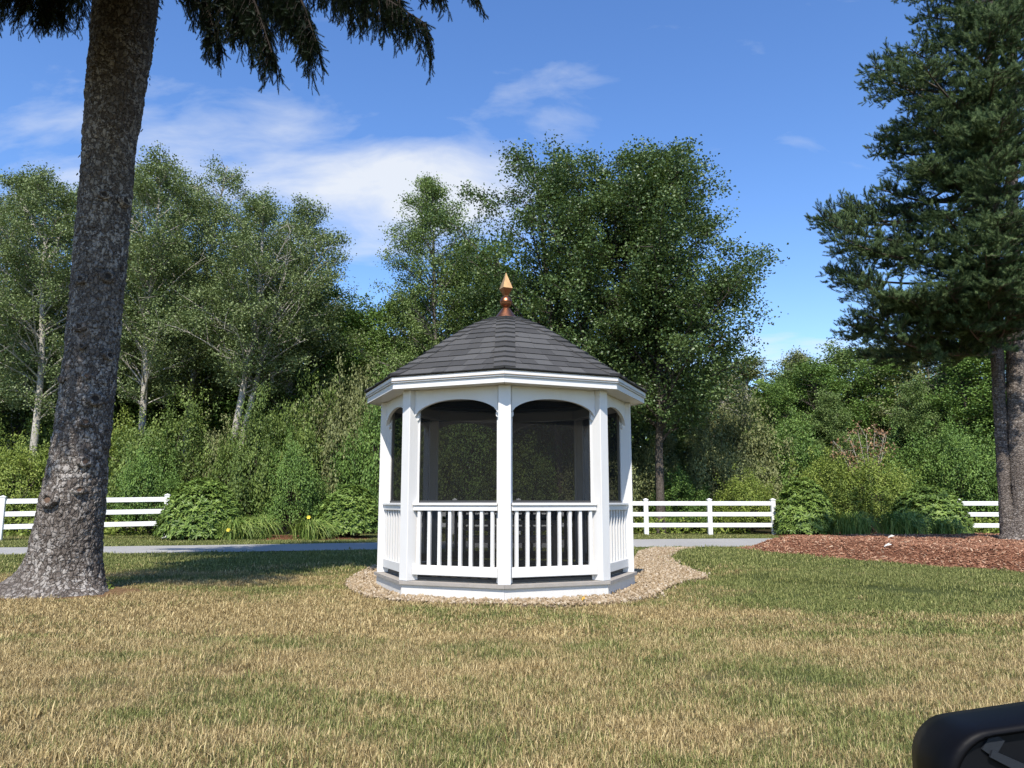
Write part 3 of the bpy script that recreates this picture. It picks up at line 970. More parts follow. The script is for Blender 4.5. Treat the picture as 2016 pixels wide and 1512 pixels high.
half_len = RP * math.sin(math.pi / 8)
op = half_len - 0.074          # half opening between posts
for k in range(8):
    M = panel_M(k)
    rail = thing_rail = None
    # top rail: cap over board
    mb = MB()
    mb.box((0, 0, RAIL - 0.016), (2 * op, 0.105, 0.032), M=M, ch=0.006)
    mb.box((0, 0, RAIL - 0.062), (2 * op - 0.004, 0.070, 0.058), M=M, ch=0.004)
    rail = mb.build('railing', MAT['white'], gz)
    MB().box((0, 0, 0.322), (2 * op, 0.066, 0.112), M=M, ch=0.006).build('bottom_rail', MAT['white'], rail)
    for b in range(8):
        u = (b + 0.5) / 8 * 2 * (op - 0.005) - (op - 0.005)
        inst('baluster', bal_me, M @ Matrix.Translation((u, 0, 0.705)), rail)
    # kick board behind the gap under the bottom rail, dirty
    MB().box((0, -0.075, DECK + 0.022), (2 * op - 0.02, 0.03, 0.044), M=M).build('sill', MAT['decking'], gz)
    # arched header
    zs, za, nA = 2.135, 2.318, 22
    prof = []
    for q in range(nA + 1):
        u = -op + 2 * op * q / nA
        s = abs(u) / op
        z = zs + (za - zs) * math.sqrt(max(0, 1 - (0.93 * s) ** 2.2)) if s < 1 else zs
        z = zs + (za - zs) * (1 - s ** 2.1) ** 0.62
        prof.append((u, z))
    def arch_panel(y0, y1, lift, name, mat, parent, top=SOFF - 0.003):
        vs, fs = [], []
        for (u, z) in prof:
            for y in (y0, y1):
                vs += [M @ Vector((u, y, z + lift)), M @ Vector((u, y, top))]
        for q in range(nA):
            b0, b1 = q * 4, q * 4 + 4
            fs += [(b0 + 2, b1 + 2, b1 + 3, b0 + 3), (b0, b0 + 1, b1 + 1, b1), (b0, b1, b1 + 2, b0 + 2), (b0 + 1, b0 + 3, b1 + 3, b1 + 1)]
        fs += [(0, 2, 3, 1), (nA * 4, nA * 4 + 1, nA * 4 + 3, nA * 4 + 2)]
        return obj(name, vs, fs, mat, parent)
    ap = arch_panel(-0.012, 0.030, 0.0, 'arch_panel', MAT['white'], gz)
    # little corbels under the springing of the arch
    for s in (-1, 1):
        pl = [(0.0, 2.150), (0.040, 2.150), (0.040, 2.108), (0.028, 2.090), (0.0, 2.086)]
        vs = []
        for y in (-0.040, -0.006):
            vs += [M @ Vector((s * (op - u), y, z)) for u, z in pl]
        n = len(pl)
        fs = [tuple(range(n)), tuple(range(2 * n - 1, n - 1, -1))] + [(q, n + q, n + (q + 1) % n, (q + 1) % n) for q in range(n)]
        obj('corbel', vs, fs, MAT['white'], ap)
    # screen and its slim frame
    ys = -0.045
    sv = [M @ Vector((-op, ys, DECK + 0.03)), M @ Vector((op, ys, DECK + 0.03)), M @ Vector((op, ys, 2.42)), M @ Vector((-op, ys, 2.42))]
    scr = obj('insect_screen', sv, [(0, 1, 2, 3)], MAT['screen'], gz)
    fm = MB()
    for s in (-1, 1):
        fm.box((s * (op - 0.020), ys, (DECK + 2.42) / 2), (0.034, 0.024, 2.42 - DECK - 0.02), M=M)
    fm.build('screen_stile', MAT['white'], scr)
    MB().box((0, ys - 0.001, RAIL + 0.012), (2 * op - 0.076, 0.020, 0.030), M=M).build('screen_bar', MAT['dark_frame'], scr)
    MB().box((0, ys - 0.001, DECK + 0.03), (2 * op - 0.076, 0.020, 0.03), M=M).build('screen_bar', MAT['dark_frame'], scr)

# eave
EZ0, EZ1, EZ2 = 2.450, 2.522, 2.596
for k in range(8):
    ring_piece(k, 1.45, 1.876, SOFF, SOFF + 0.014, 0.002).build('soffit_panel', MAT['soffit'], gz)
    ring_piece(k, 1.878, 1.902, EZ0, EZ1 - 0.004, 0.0006).build('lower_fascia', MAT['white'], gz)
    ring_piece(k, 1.880, 1.924, EZ1, EZ2, 0.0006).build('upper_fascia', MAT['white'], gz)
    ring_piece(k, 1.40, 1.56, 2.33, SOFF - 0.004, 0.002).build('header_beam', MAT['white'], gz)
# roof: bell profile (circumradius at hip, height)
PROF = np.array([(1.940, 2.602), (1.58, 2.822), (1.42, 2.928), (1.07, 3.168), (0.77, 3.354), (0.515, 3.492), (0.155, 3.638)])
seg = np.concatenate([[0], np.cumsum(np.linalg.norm(np.diff(PROF, axis=0), axis=1))])


def roof_at(s):
    """smoothed profile at arc length s"""
    e = 0.12
    ss = np.clip(np.linspace(s - e, s + e, 9), 0, seg[-1])
    return float(np.interp(ss, seg, PROF[:, 0]).mean()) if 0 < s < seg[-1] else float(np.interp(s, seg, PROF[:, 0])), \
        float(np.interp(ss, seg, PROF[:, 1]).mean()) if 0 < s < seg[-1] else float(np.interp(s, seg, PROF[:, 1]))


NCOURSE = 12
cs = np.linspace(0, seg[-1], NCOURSE + 1)
RZ = [roof_at(s) for s in cs]
vs, fs = [], []
for (r, z) in RZ:
    vs += [corner(k, r - 0.004, z - 0.012) for k in range(8)]
for jn_ in range(NCOURSE):
    fs += [(jn_ * 8 + k, jn_ * 8 + (k + 1) % 8, jn_ * 8 + 8 + (k + 1) % 8, jn_ * 8 + 8 + k) for k in range(8)]
obj('roof_deck', vs, fs, MAT['roof_deck'], gz)
obj('ceiling', [v - Vector((0, 0, 0.05)) for v in vs], [f[::-1] for f in fs], MAT['inner_roof'], gz)
MB().prism(octo(1.936), 2.5965, 2.6065).build('drip_edge', MAT['roof_deck'], gz)
rnd = random.Random(5)
rear = MB()
for k in range(8):
    front = k in (0, 7, 1, 6)
    for c in range(NCOURSE):
        (r0, z0), (r1, z1) = RZ[c], RZ[c + 1]
        A0, B0, A1, B1 = corner(k, r0, z0), corner(k + 1, r0, z0), corner(k, r1, z1), corner(k + 1, r1, z1)
        w0, w1 = (B0 - A0).length / 2, (B1 - A1).length / 2
        m0, m1 = (A0 + B0) / 2, (A1 + B1) / 2
        tx = (B0 - A0).normalized()
        nrm = tx.cross(m1 - m0).normalized()
        if nrm.z < 0:
            nrm = -nrm
        u = -w0 - rnd.uniform(0, .12)
        while u < w0 - 0.02:
            u2 = u + rnd.choice((0.16, 0.2, 0.25, 0.3))
            if w0 - u2 < 0.07:
                u2 = w0
            a0, b0 = max(u, -w0), min(u2, w0)
            a1, b1 = max(u, -w1), min(u2, w1)
            if b1 < a1:
                a1 = b1 = max(-w1, min(w1, (a0 + b0) / 2))
            lo, hi = 0.013 + rnd.uniform(0, .004), 0.004
            dl = rnd.choice((0.0, 0.0, 0.012)) if c else 0.0
            dn = (m0 - m1).normalized() * (0.004 + dl)
            g = 0.002
            top = [m0 + tx * (a0 + g) + nrm * lo + dn, m0 + tx * (b0 - g) + nrm * lo + dn, m1 + tx * max(a1, b1 - 9 if False else a1) + nrm * hi, m1 + tx * b1 + nrm * hi]
            bot = [p - nrm * (lo if q < 2 else hi) for q, p in enumerate(top)]
            vs = top + bot
            fs = [(0, 1, 2, 3)[::1], (7, 6, 5, 4), (0, 4, 5, 1), (1, 5, 6, 2), (2, 6, 7, 3), (3, 7, 4, 0)]
            vs = [vs[0], vs[1], vs[3], vs[2], vs[4], vs[5], vs[7], vs[6]]
            if front:
                obj('shingle', vs, fs, MAT['shingle'], gz)
            else:
                rear.add(vs, fs)
            u = u2
tag(rear.build('rear_shingles', MAT['shingle'], gz), kind='stuff')
for k in range(8):
    hs = np.linspace(0.0, seg[-1], 14)
    for c in range(len(hs) - 1):
        (r0, z0), (r1, z1) = roof_at(hs[c]), roof_at(hs[c + 1])
        wd = 0.135
        vs = []
        for (r, z, lift) in ((r0, z0, 0.030), (r1, z1, 0.012)):
            p = corner(k, r, z)
            pa, pb = corner(k - 1, r, z), corner(k + 1, r, z)
            sa, sb = (pa - p).normalized(), (pb - p).normalized()
            ww = min(wd, (pa - p).length * 0.48)
            up = Vector((0, 0, lift * 1.1)) + (p - GC).normalized() * Vector((1, 1, 0)).length * 0
            rad = Vector((p.x - GC.x, p.y - GC.y, 0)).normalized() * lift * 0.5
            for th in (0.0, 1.0):
                dz = (up + rad) * (1 - 0.55 * th)
                vs += [p + sa * ww + dz * 0.9, p + dz, p + sb * ww + dz * 0.9]
        fs = [(0, 1, 7, 6), (1, 2, 8, 7), (3, 9, 10, 4), (4, 10, 11, 5), (0, 3, 4, 1), (1, 4, 5, 2), (6, 7, 10, 9), (7, 8, 11, 10), (0, 6, 9, 3), (2, 5, 11, 8)]
        obj('hip_shingle', vs, fs, MAT['shingle'], gz)
# finial
ZF = 3.628
fin = MB().lathe([(0.185, -0.03), (0.178, 0.0), (0.150, 0.035), (0.105, 0.09), (0.066, 0.145), (0.040, 0.178)], 40, GC + Vector((0, 0, ZF))).build('finial', MAT['copper'], gz, True)
bp = [(0.085 * math.sin(t), 0.255 - 0.085 * math.cos(t)) for t in np.linspace(0.25, math.pi * 0.5 - 0.04, 9)]
bp += [(0.088, 0.253), (0.088, 0.257)] + [(0.085 * math.sin(t), 0.255 - 0.085 * math.cos(t)) for t in np.linspace(math.pi * 0.5 + 0.04, math.pi - 0.25, 9)]
MB().lathe(bp, 36, GC + Vector((0, 0, ZF))).build('finial_ball', MAT['copper'], fin, True)
MB().lathe([(0.034, 0.335), (0.036, 0.345), (0.100, 0.447)], 4, GC + Vector((0, 0, ZF)), R(-20)).build('finial_cup', MAT['copper'], fin)
MB().lathe([(0.101, 0.4475), (0.003, 0.680)], 4, GC + Vector((0, 0, ZF)), R(-20)).build('finial_spike', MAT['copper_bright'], fin)

# bench inside the gazebo
bn = thing('garden_bench', 'weathered slatted wooden bench standing inside the screened gazebo', 'bench', (GC.x + 0.10, GC.y + 0.45, DECK))
B0 = Vector((GC.x + 0.10, GC.y + 0.45, DECK))
for s in range(5):
    MB().box(B0 + Vector((0, -0.22 + s * 0.10, 0.44)), (1.42, 0.085, 0.024), ch=0.004).build('seat_slat', MAT['bench_wood'], bn)
for s in range(4):
    MB().box(B0 + Vector((0, 0.27 + s * 0.018, 0.54 + s * 0.085)), (1.42, 0.022, 0.062), ch=0.004).build('back_slat', MAT['bench_wood'], bn)
for sx in (-1, 1):
    MB().box(B0 + Vector((sx * 0.58, -0.22, 0.30)), (0.065, 0.065, 0.60), ch=0.006).build('leg', MAT['bench_wood'], bn)
    MB().box(B0 + Vector((sx * 0.58, 0.24, 0.205)), (0.065, 0.065, 0.41), ch=0.006).build('leg', MAT['bench_wood'], bn)
    Mb = Matrix.Translation(B0 + Vector((sx * 0.58, 0.315, 0.62))) @ Matrix.Rotation(R(-12), 4, 'X')
    MB().box((0, 0, 0), (0.06, 0.05, 0.44), M=Mb, ch=0.005).build('back_post', MAT['bench_wood'], bn)
    MB().box(B0 + Vector((sx * 0.58, 0.0, 0.615)), (0.075, 0.52, 0.028), ch=0.006).build('armrest', MAT['bench_wood'], bn)
    MB().box(B0 + Vector((sx * 0.58, 0.01, 0.405)), (0.045, 0.46, 0.045)).build('seat_rail', MAT['bench_wood'], bn)
MB().box(B0 + Vector((0, -0.235, 0.395)), (1.10, 0.024, 0.062)).build('apron', MAT['bench_wood'], bn)


# ================================================================== FENCES
def fence(label, posts, rails_z, hw=0.075):
    """posts: list of (x, y) or (x, y, dz)"""
    f = thing('ranch_fence', label, 'fence', (posts[0][0], posts[0][1], 0), 'white three rail fence runs')
    H = rails_z[-1] + 0.12
    for q, p in enumerate(posts):
        d = Vector((posts[min(q + 1, len(posts) - 1)][0] - posts[max(q - 1, 0)][0], posts[min(q + 1, len(posts) - 1)][1] - posts[max(q - 1, 0)][1], 0))
        rz = math.atan2(d.y, d.x)
        dz = p[2] if len(p) > 2 else 0
        po = MB().box((p[0], p[1], (H + dz) / 2 - 0.1), (0.15, 0.15, H + dz + 0.2), rz, ch=0.008).build('post', MAT['fence'], f)
        mb = MB()
        M = Matrix.Translation((p[0], p[1], H + dz)) @ Matrix.Rotation(rz, 4, 'Z')
        mb.box((0, 0, 0.008), (0.172, 0.172, 0.024), M=M)
        mb.add([M @ Vector((x * .082, y * .082, 0.0205)) for x, y in ((-1, -1), (1, -1), (1, 1), (-1, 1))] + [M @ Vector((0, 0, 0.06))], [(0, 1, 4), (1, 2, 4), (2, 3, 4), (3, 0, 4), (3, 2, 1, 0)])
        mb.build('post_cap', MAT['fence'], po)
    for q in range(len(posts) - 1):
        a, b = posts[q], posts[q + 1]
        za = a[2] if len(a) > 2 else 0
        zb = b[2] if len(b) > 2 else 0
        d = Vector((b[0] - a[0], b[1] - a[1], zb - za))
        L = d.length
        for rz in rails_z:
            M = Matrix.Translation(Vector((a[0], a[1], rz + za)) + d / 2) @ d.to_track_quat('X', 'Z').to_matrix().to_4x4()
            MB().box((0, 0, 0), (L - 0.14, 0.045, 0.145), M=M, ch=0.006).build('rail', MAT['fence'], f)


def line_posts(x0, d0, x1, d1, n, dz0=0, dz1=0):
    a, b = Vector((GX(x0, d0), d0)), Vector((GX(x1, d1), d1))
    return [(a.x + (b.x - a.x) * q / n, a.y + (b.y - a.y) * q / n, dz0 + (dz1 - dz0) * q / n) for q in range(n + 1)]


RZS = (0.34, 0.71, 1.08)
lp = line_posts(4, 22.9, 328, 24.4, 2, 0.06, 0.13)
lp = [tuple(2 * lp[0][i] - lp[1][i] if k == 1 else 3 * lp[0][i] - 2 * lp[1][i] for i in range(3)) for k in (2, 1)] + lp
fence('white three rail fence behind the big leaning trunk on the left', lp, RZS)
fence('white three rail fence running behind the gazebo to its right', line_posts(770, 27.0, 1522, 27.0, 6), RZS)
fence('short white fence section beside the double spruce trunk', line_posts(1885, 26.6, 2440, 26.0, 4), RZS)


# ================================================================== FOLIAGE
def leaf_quads(rng, C, up_bias, L, W, out=None, fold=0.22, rnd=None):
    """folded leaves: one rhombus of two triangles at every centre C"""
    n = len(C)
    nrm = rng.normal(0, 1, (n, 3))
    nrm[:, 2] += up_bias
    if out is not None:
        nrm += out
    nrm /= np.linalg.norm(nrm, axis=1)[:, None]
    d = rng.normal(0, 1, (n, 3))
    d[:, 2] -= 0.35
    d -= (d * nrm).sum(1)[:, None] * nrm
    d /= np.linalg.norm(d, axis=1)[:, None] + 1e-9
    s = np.cross(nrm, d)
    l = (L * rng.uniform(0.65, 1.25, n))[:, None]
    w = (W * rng.uniform(0.7, 1.2, n))[:, None]
    V = np.stack([C - d * l * .5, C + s * w * .5 + nrm * w * fold - d * l * .06, C + d * l * .5, C - s * w * .5 + nrm * w * fold - d * l * .06], 1).reshape(-1, 3)
    b = np.arange(n)[:, None] * 4
    F = np.concatenate([b + np.array([[0, 1, 2]]), b + np.array([[0, 2, 3]])], 1).reshape(-1, 3)
    if rnd is None:
        rnd = rng.random(n)
    return V, F, np.repeat(rnd, 2)


def bez(a, c, b, n):
    t = np.linspace(0, 1, n)[:, None]
    return (1 - t) ** 2 * a + 2 * t * (1 - t) * c + t * t * b


def grow(rng, base, top, stems, crown_lo, prof, n_limb, leaves, L, W, r_trunk, up=(0.35, 0.95), sig=0.26, subs=7, droop=0.0, gaps=0.0, hollow=0.0):
    """skeleton and leaves of one broadleaved tree; returns wood and leaf arrays (world)"""
    base = np.array(base, float)
    wood, cl, cw = [], [], []
    H = top - base[2]
    pt, pr = np.array([p[0] for p in prof]), np.array([p[1] for p in prof])
    axes = []
    for (bx, by, tx, ty, hf) in stems:
        k = 11
        t = np.linspace(0, 1, k)
        off = np.cumsum(rng.normal(0, 0.009 * H, (k, 2)), 0) * (t[:, None] ** 0.7) * 0.6
        p = np.column_stack([base[0] + bx + (tx - bx) * t ** 1.15, base[1] + by + (ty - by) * t ** 1.15, base[2] - 0.15 + (H * hf + 0.1) * t])
        p[:, :2] += off
        rr = r_trunk * (1 - t) ** 0.75 * (0.6 + 0.4 * hf) + 0.018
        rr[0] *= 1.35
        axes.append((p, rr))
        wood.append((p, rr, 10))
    zlo = base[2] + crown_lo * H
    for i in range(n_limb):
        p, rr = axes[i % len(axes)]
        hz_ = p[-1, 2]
        u = (i + rng.random()) / n_limb
        zt = zlo + (hz_ - zlo) * (u ** 0.85)
        tt = (zt - zlo) / (top - zlo)
        reach = np.interp(tt, pt, pr) * rng.uniform(0.62, 1.08)
        az = i * 2.39996 + rng.normal(0, 0.35)
        tan = rng.uniform(*up) * (0.6 + 0.9 * tt)
        zs = max(zlo * 0.5 + base[2] * 0.5, zt - reach * tan)
        ax = lambda z: np.array([np.interp(z, p[:, 2], p[:, q]) for q in (0, 1)] + [z])
        a = ax(zs)
        e = ax(zt)
        e[:2] += reach * np.array([math.cos(az), math.sin(az)])
        e[2] -= droop * reach
        c = a + (e - a) * 0.5 + np.array([0, 0, 0.12 * reach]) + rng.normal(0, 0.08 * reach, 3)
        path = bez(a, c, e, 7)
        r0 = min(np.interp(zs, p[:, 2], rr) * 0.45, 0.014 + 0.013 * reach)
        wood.append((path, np.linspace(r0, 0.008, 7), 5))
        ns = max(3, int(subs * (0.5 + 0.5 * reach / pr.max())))
        for q in range(ns):
            s = rng.uniform(0.22, 1.0)
            bp_ = path[min(6, int(s * 6))] * (1 - (s * 6) % 1) + path[min(6, int(s * 6) + 1)] * ((s * 6) % 1)
            dv = rng.normal(0, 1, 3)
            dv[2] = abs(dv[2]) * 0.75 + 0.15 - droop
            dv[:2] += 0.8 * np.array([math.cos(az), math.sin(az)])
            dv /= np.linalg.norm(dv)
            ln = (0.30 * reach * (1.15 - 0.5 * s) + 0.35) * rng.uniform(0.7, 1.2)
            pe = bp_ + dv * ln
            wood.append((np.array([bp_, (bp_ + pe) / 2 + rng.normal(0, .05 * ln, 3), pe]), np.array([0.014, 0.009, 0.004]), 3))
            for f in (0.45, 0.75, 1.02):
                cl.append(bp_ + dv * ln * f + rng.normal(0, 0.06, 3))
                cw.append((0.6 + 0.7 * rng.random()) * (0.6 if f < 0.5 else 1.0))
    for (p, rr) in axes:
        for q in range(6):
            cl.append(p[-1] + rng.normal(0, 0.22, 3) - np.array([0, 0, 0.25 * q]))
            cw.append(0.7)
    cl, cw = np.array(cl), np.array(cw)
    if gaps > 0:
        g = fbm(cl * 0.55, 3, int(rng.integers(999)))
        keep = g > np.quantile(g, gaps)
        cl, cw = cl[keep], cw[keep]
    cnt = np.maximum(1, (cw / cw.sum() * leaves)).astype(int)
    idx = np.repeat(np.arange(len(cl)), cnt)
    C = cl[idx] + rng.normal(0, 1, (len(idx), 3)) * np.array([sig, sig, sig * 0.7])
    crnd = rng.random(len(cl))
    rnd = np.clip(0.68 * crnd[idx] + 0.32 * rng.random(len(idx)) + rng.normal(0, .05, len(idx)), 0, 1)
    return tubes(wood), leaf_quads(rng, C, 1.25, L, W, rnd=rnd)


def build_tree(name, label, cat, base, wood, leaf, bark, lmat, group=None):
    t = thing(name, label, cat, base, group)
    obj('trunk', wood[0], wood[1], bark, t, smooth=True)
    obj('crown', leaf[0], leaf[1], lmat, t, face_attr={'rnd': leaf[2]})
    return t


def copy_thing(src, loc, rz, scl, label, group=None):
    """a copy of a thing with its parts, sharing mesh data"""
    c = src.copy()
    COL.objects.link(c)
    c.location = loc
    c.rotation_euler = (0, 0, rz)
    c.scale = scl if isinstance(scl, tuple) else (scl, scl, scl)
    c['label'] = label
    if group:
        c['group'] = group
    for ch in list(src.children):
        k = ch.copy()
        COL.objects.link(k)
        k.parent = c
        for g in list(ch.children):
            m = g.copy()
            COL.objects.link(m)
            m.parent = k
    return c


ASPEN_PROF = [(0, 0.55), (0.25, 1.0), (0.6, 0.86), (0.85, 0.55), (1, 0.12)]
ROUND_PROF = [(0, 0.62), (0.25, 0.95), (0.5, 1.0), (0.75, 0.80), (0.92, 0.48), (1, 0.15)]
CONE_PROF = [(0, 0.85), (0.2, 1.0), (0.5, 0.68), (0.8, 0.36), (1, 0.06)]


def pr(prof, r):
    return [(a, b * r) for a, b in prof]


def aspen(seed, px_, d, top_y, r, label, lean=(0.4, 0.0), leaves=44000, fork=False, lo=0.34, gaps=0.12):
    rng = np.random.default_rng(seed)
    b = (GX(px_, d), d, 0.0)
    top = P(px_, top_y, d).z
    st = [(0, 0, lean[0], lean[1], 1.0)] if not fork else [(0, 0, lean[0], lean[1], 1.0), (0.05, 0.05, lean[0] * 2.0, lean[1] + 0.4, 0.86)]
    w, l = grow(rng, b, top, st, lo, pr(ASPEN_PROF, r * 1.02), 58, leaves, 0.092, 0.072, 0.15, (0.5, 1.2), 0.20, 9, gaps=gaps)
    return build_tree('aspen_tree', label, 'tree', b, w, l, MAT['bark_pale'], MAT['leaf_aspen'], 'pale barked aspens at the wood edge')


aspen(101, 60, 30.0, 352, 2.7, 'olive leaved aspen with crooked pale trunk left of the big spruce trunk', (-0.5, 0))
aspen(102, -75, 32.0, 335, 2.8, 'aspen cut off by the left edge of the picture', (0.9, 0))
aspen(103, 262, 31.0, 318, 2.5, 'tall aspen rising just right of the big spruce trunk', (0.5, 0))
aspen(104, 352, 33.0, 325, 2.6, 'tall straight aspen second right of the big spruce trunk', (0.5, 0))
aspen(105, 436, 29.5, 385, 2.7, 'forked white trunked aspen nearest to the gap of sky', (1.0, 0.2), 48000, True, 0.42)
aspen(107, 548, 33.0, 405, 2.5, 'rightmost aspen of the group beside the gap of sky', (0.8, 0), 38000)
aspen(108, 212, 36.5, 335, 2.5, 'slender aspen behind the right edge of the big trunk', (0.1, 0), 28000)
aspen(109, 308, 37.0, 345, 2.5, 'slender aspen standing back between the two tall ones', (0.1, 0), 28000)
aspen(110, 480, 36.5, 392, 2.6, 'slender aspen standing back behind the forked one', (0.2, 0), 28000)
aspen(111, 5, 36.0, 372, 2.6, 'slender aspen standing back at the left edge', (0.2, 0), 28000)
aspen(106, 165, 35.0, 345, 2.7, 'aspen whose trunk hides behind the big spruce trunk', (-0.3, 0), 36000)

rng = np.random.default_rng(210)
b = (GX(866, 34.0), 34.0, 0.0)
w, l = grow(rng, b, P(866, 352, 34).z, [(0, 0, -0.35, 0, 1.0)], 0.24, pr([(0, 0.9), (0.2, 1.0), (0.5, 0.80), (0.8, 0.48), (1, 0.12)], 3.5), 78, 62000, 0.090, 0.070, 0.14, (0.5, 1.0), 0.20, 9, gaps=0.05)
build_tree('birch_tree', 'loose feathery birch rising behind the left side of the gazebo roof', 'tree', b, w, l, MAT['bark_birch'], MAT['leaf_birch'])

# the great maple behind the gazebo
rng = np.random.default_rng(310)
b = (GX(1135, 30.0), 30.0, 0.0)
w, l = grow(rng, b, P(1160, 286, 30).z, [(-0.5, 0, -1.7, 0.2, 0.99), (0.1, 0.3, 0.6, 0.6, 0.98), (0.6, -0.1, 2.2, 0.0, 0.96)], 0.25, pr(ROUND_PROF, 4.1), 112, 112000, 0.112, 0.095, 0.15, (0.5, 1.2), 0.24, 10, gaps=0.08)
build_tree('maple_tree', 'many stemmed maple directly behind the gazebo finial', 'tree', b, w, l, MAT['bark_dark'], MAT['leaf_maple'], 'big maples behind the gazebo')
rng = np.random.default_rng(311)
b = (GX(1300, 29.0), 29.0, 0.0)
w, l = grow(rng, b, P(1330, 298, 29).z, [(0, 0, 0.1, 0.2, 1.0)], 0.28, pr(ROUND_PROF, 3.75), 100, 90000, 0.112, 0.095, 0.15, (0.4, 1.0), 0.24, 10, gaps=0.17)
build_tree('maple_tree', 'broad dark green maple right of the gazebo with one clear lower trunk', 'tree', b, w, l, MAT['bark_dark'], MAT['leaf_maple'], 'big maples behind the gazebo')

# green trees of the wood: four kinds, copied and turned
WOOD = []
for q, (hh, rr, n_, m_, bk) in enumerate(((10.0, 2.5, 42000, 'leaf_green', 'bark_dark'), (10.0, 2.3, 40000, 'leaf_maple', 'bark_dark'),
                                          (10.0, 2.2, 38000, 'leaf_olive', 'bark_pale'), (10.0, 1.9, 33000, 'leaf_birch', 'bark_birch'))):
    rng = np.random.default_rng(400 + q)
    w, l = grow(rng, (0, 0, 0), hh, [(0, 0, 0.3, 0, 1.0)] if q != 1 else [(0, 0, 0.4, 0, 1.0), (0.1, 0, -0.7, 0.3, 0.92)], 0.10, pr(ROUND_PROF if q < 2 else ASPEN_PROF, rr), 70, n_, 0.112, 0.086, 0.11, (0.5, 1.2), 0.20, 9, gaps=0.20)
    WOOD.append((w, l, MAT[bk], MAT[m_]))
first = [None] * 4
G_WOOD = 'green trees of the wood'
for q, (x, d, ty, kind, sx, lab) in enumerate((
        (20, 36, 560, 1, 1.15, 'dark green tree filling the left edge under the aspens'),
        (110, 39, 520, 0, 1.1, 'green tree seen past the left side of the big trunk'),
        (215, 37, 560, 1, 1.1, 'dark tree close behind the right side of the big trunk'),
        (320, 38, 500, 0, 1.1, 'green tree between the two tall aspens'),
        (410, 41, 520, 1, 1.2, 'dark green tree behind the forked aspen'),
        (520, 36, 555, 0, 1.15, 'green maple right of the forked white trunk'),
        (610, 34.5, 545, 0, 1.0, 'bright green tree at the right end of the aspen group'),
        (690, 40, 590, 3, 1.0, 'small light green tree in the gap left of the birch'),
        (745, 36, 585, 0, 0.95, 'green tree low beside the left edge of the gazebo roof'),
        (800, 41, 560, 3, 1.0, 'pale green tree behind the foot of the birch'),
        (930, 37, 470, 0, 1.1, 'green tree between the birch and the many stemmed maple'),
        (1010, 42, 520, 1, 1.2, 'dark tree behind the gazebo finial'),
        (1250, 40, 560, 1, 1.2, 'dark tree showing between the maple stems'),
        (1405, 40, 715, 2, 1.15, 'olive tree just right of the broad maple'),
        (1480, 44, 700, 2, 1.3, 'yellowish tree below the open sky right of the maple'),
        (1560, 46, 712, 3, 1.3, 'light green tree in the middle of the right hand wood'),
        (1625, 43, 705, 0, 1.2, 'green tree left of the dead brown branch'),
        (1700, 45, 668, 3, 1.35, 'tallest light green tree above the dead brown branch'),
        (1775, 43, 690, 0, 1.25, 'green tree right of the dead brown branch'),
        (1850, 41, 655, 2, 1.2, 'olive green tree under the lowest blue spruce bough'),
        (1915, 38, 650, 0, 1.15, 'green tree just left of the double spruce trunk'),
        (1990, 40, 630, 1, 1.2, 'dark tree behind the double spruce trunk'),
        (2080, 37, 600, 0, 1.3, 'green tree cut off by the right edge'),
        (1445, 50, 728, 0, 1.2, 'distant green tree low behind the olive tree'),
        (1525, 41, 745, 0, 1.0, 'low green tree right above the upright rhododendron'),
        (1595, 50, 690, 2, 1.2, 'distant olive tree left of the tallest light green one'),
        (1655, 39, 760, 3, 1.0, 'small light green tree left above the dead brown branch'),
        (1740, 51, 680, 2, 1.2, 'distant olive tree right of the tallest light green one'),
        (1810, 38, 740, 3, 1.0, 'small light green tree right above the dead brown branch'),
        (1880, 46, 690, 3, 1.2, 'pale tree showing under the spruce boughs'))):
    w, l, bk, lm = WOOD[kind]
    loc = (GX(x, d), d, 0.0)
    s = P(x, ty, d).z / 10.35
    if first[kind] is None:
        t = build_tree('woodland_tree', lab, 'tree', (0, 0, 0), w, l, bk, lm, G_WOOD)
        t.location, t.rotation_euler, t.scale = loc, (0, 0, q * 1.3), (s * sx, s * sx, s)
        ORG[t.name] = Vector(loc)
        first[kind] = t
    else:
        copy_thing(first[kind], loc, q * 1.3, (s * sx, s * sx, s), lab, G_WOOD)

# far wood that reads as one mass
rng = np.random.default_rng(77)
n = 52000
X = rng.uniform(-46, 52, n)
Y = rng.uniform(47, 62, n)
Zt = 6.0 + 5.0 * fbm(np.column_stack([X * 0.22, Y * 0.22, X * 0]), 3, 41) + np.where(X < 8, 2.0, 0)
C = np.column_stack([X, Y, Zt * rng.random(n) ** 0.7])
v, f, a = leaf_quads(rng, C, 0.5, 0.62, 0.48)
tag(obj('far_wood', v, f, MAT['leaf_green'], face_attr={'rnd': a}), 'dark mass of the wood far behind the trees', 'wood', kind='stuff')


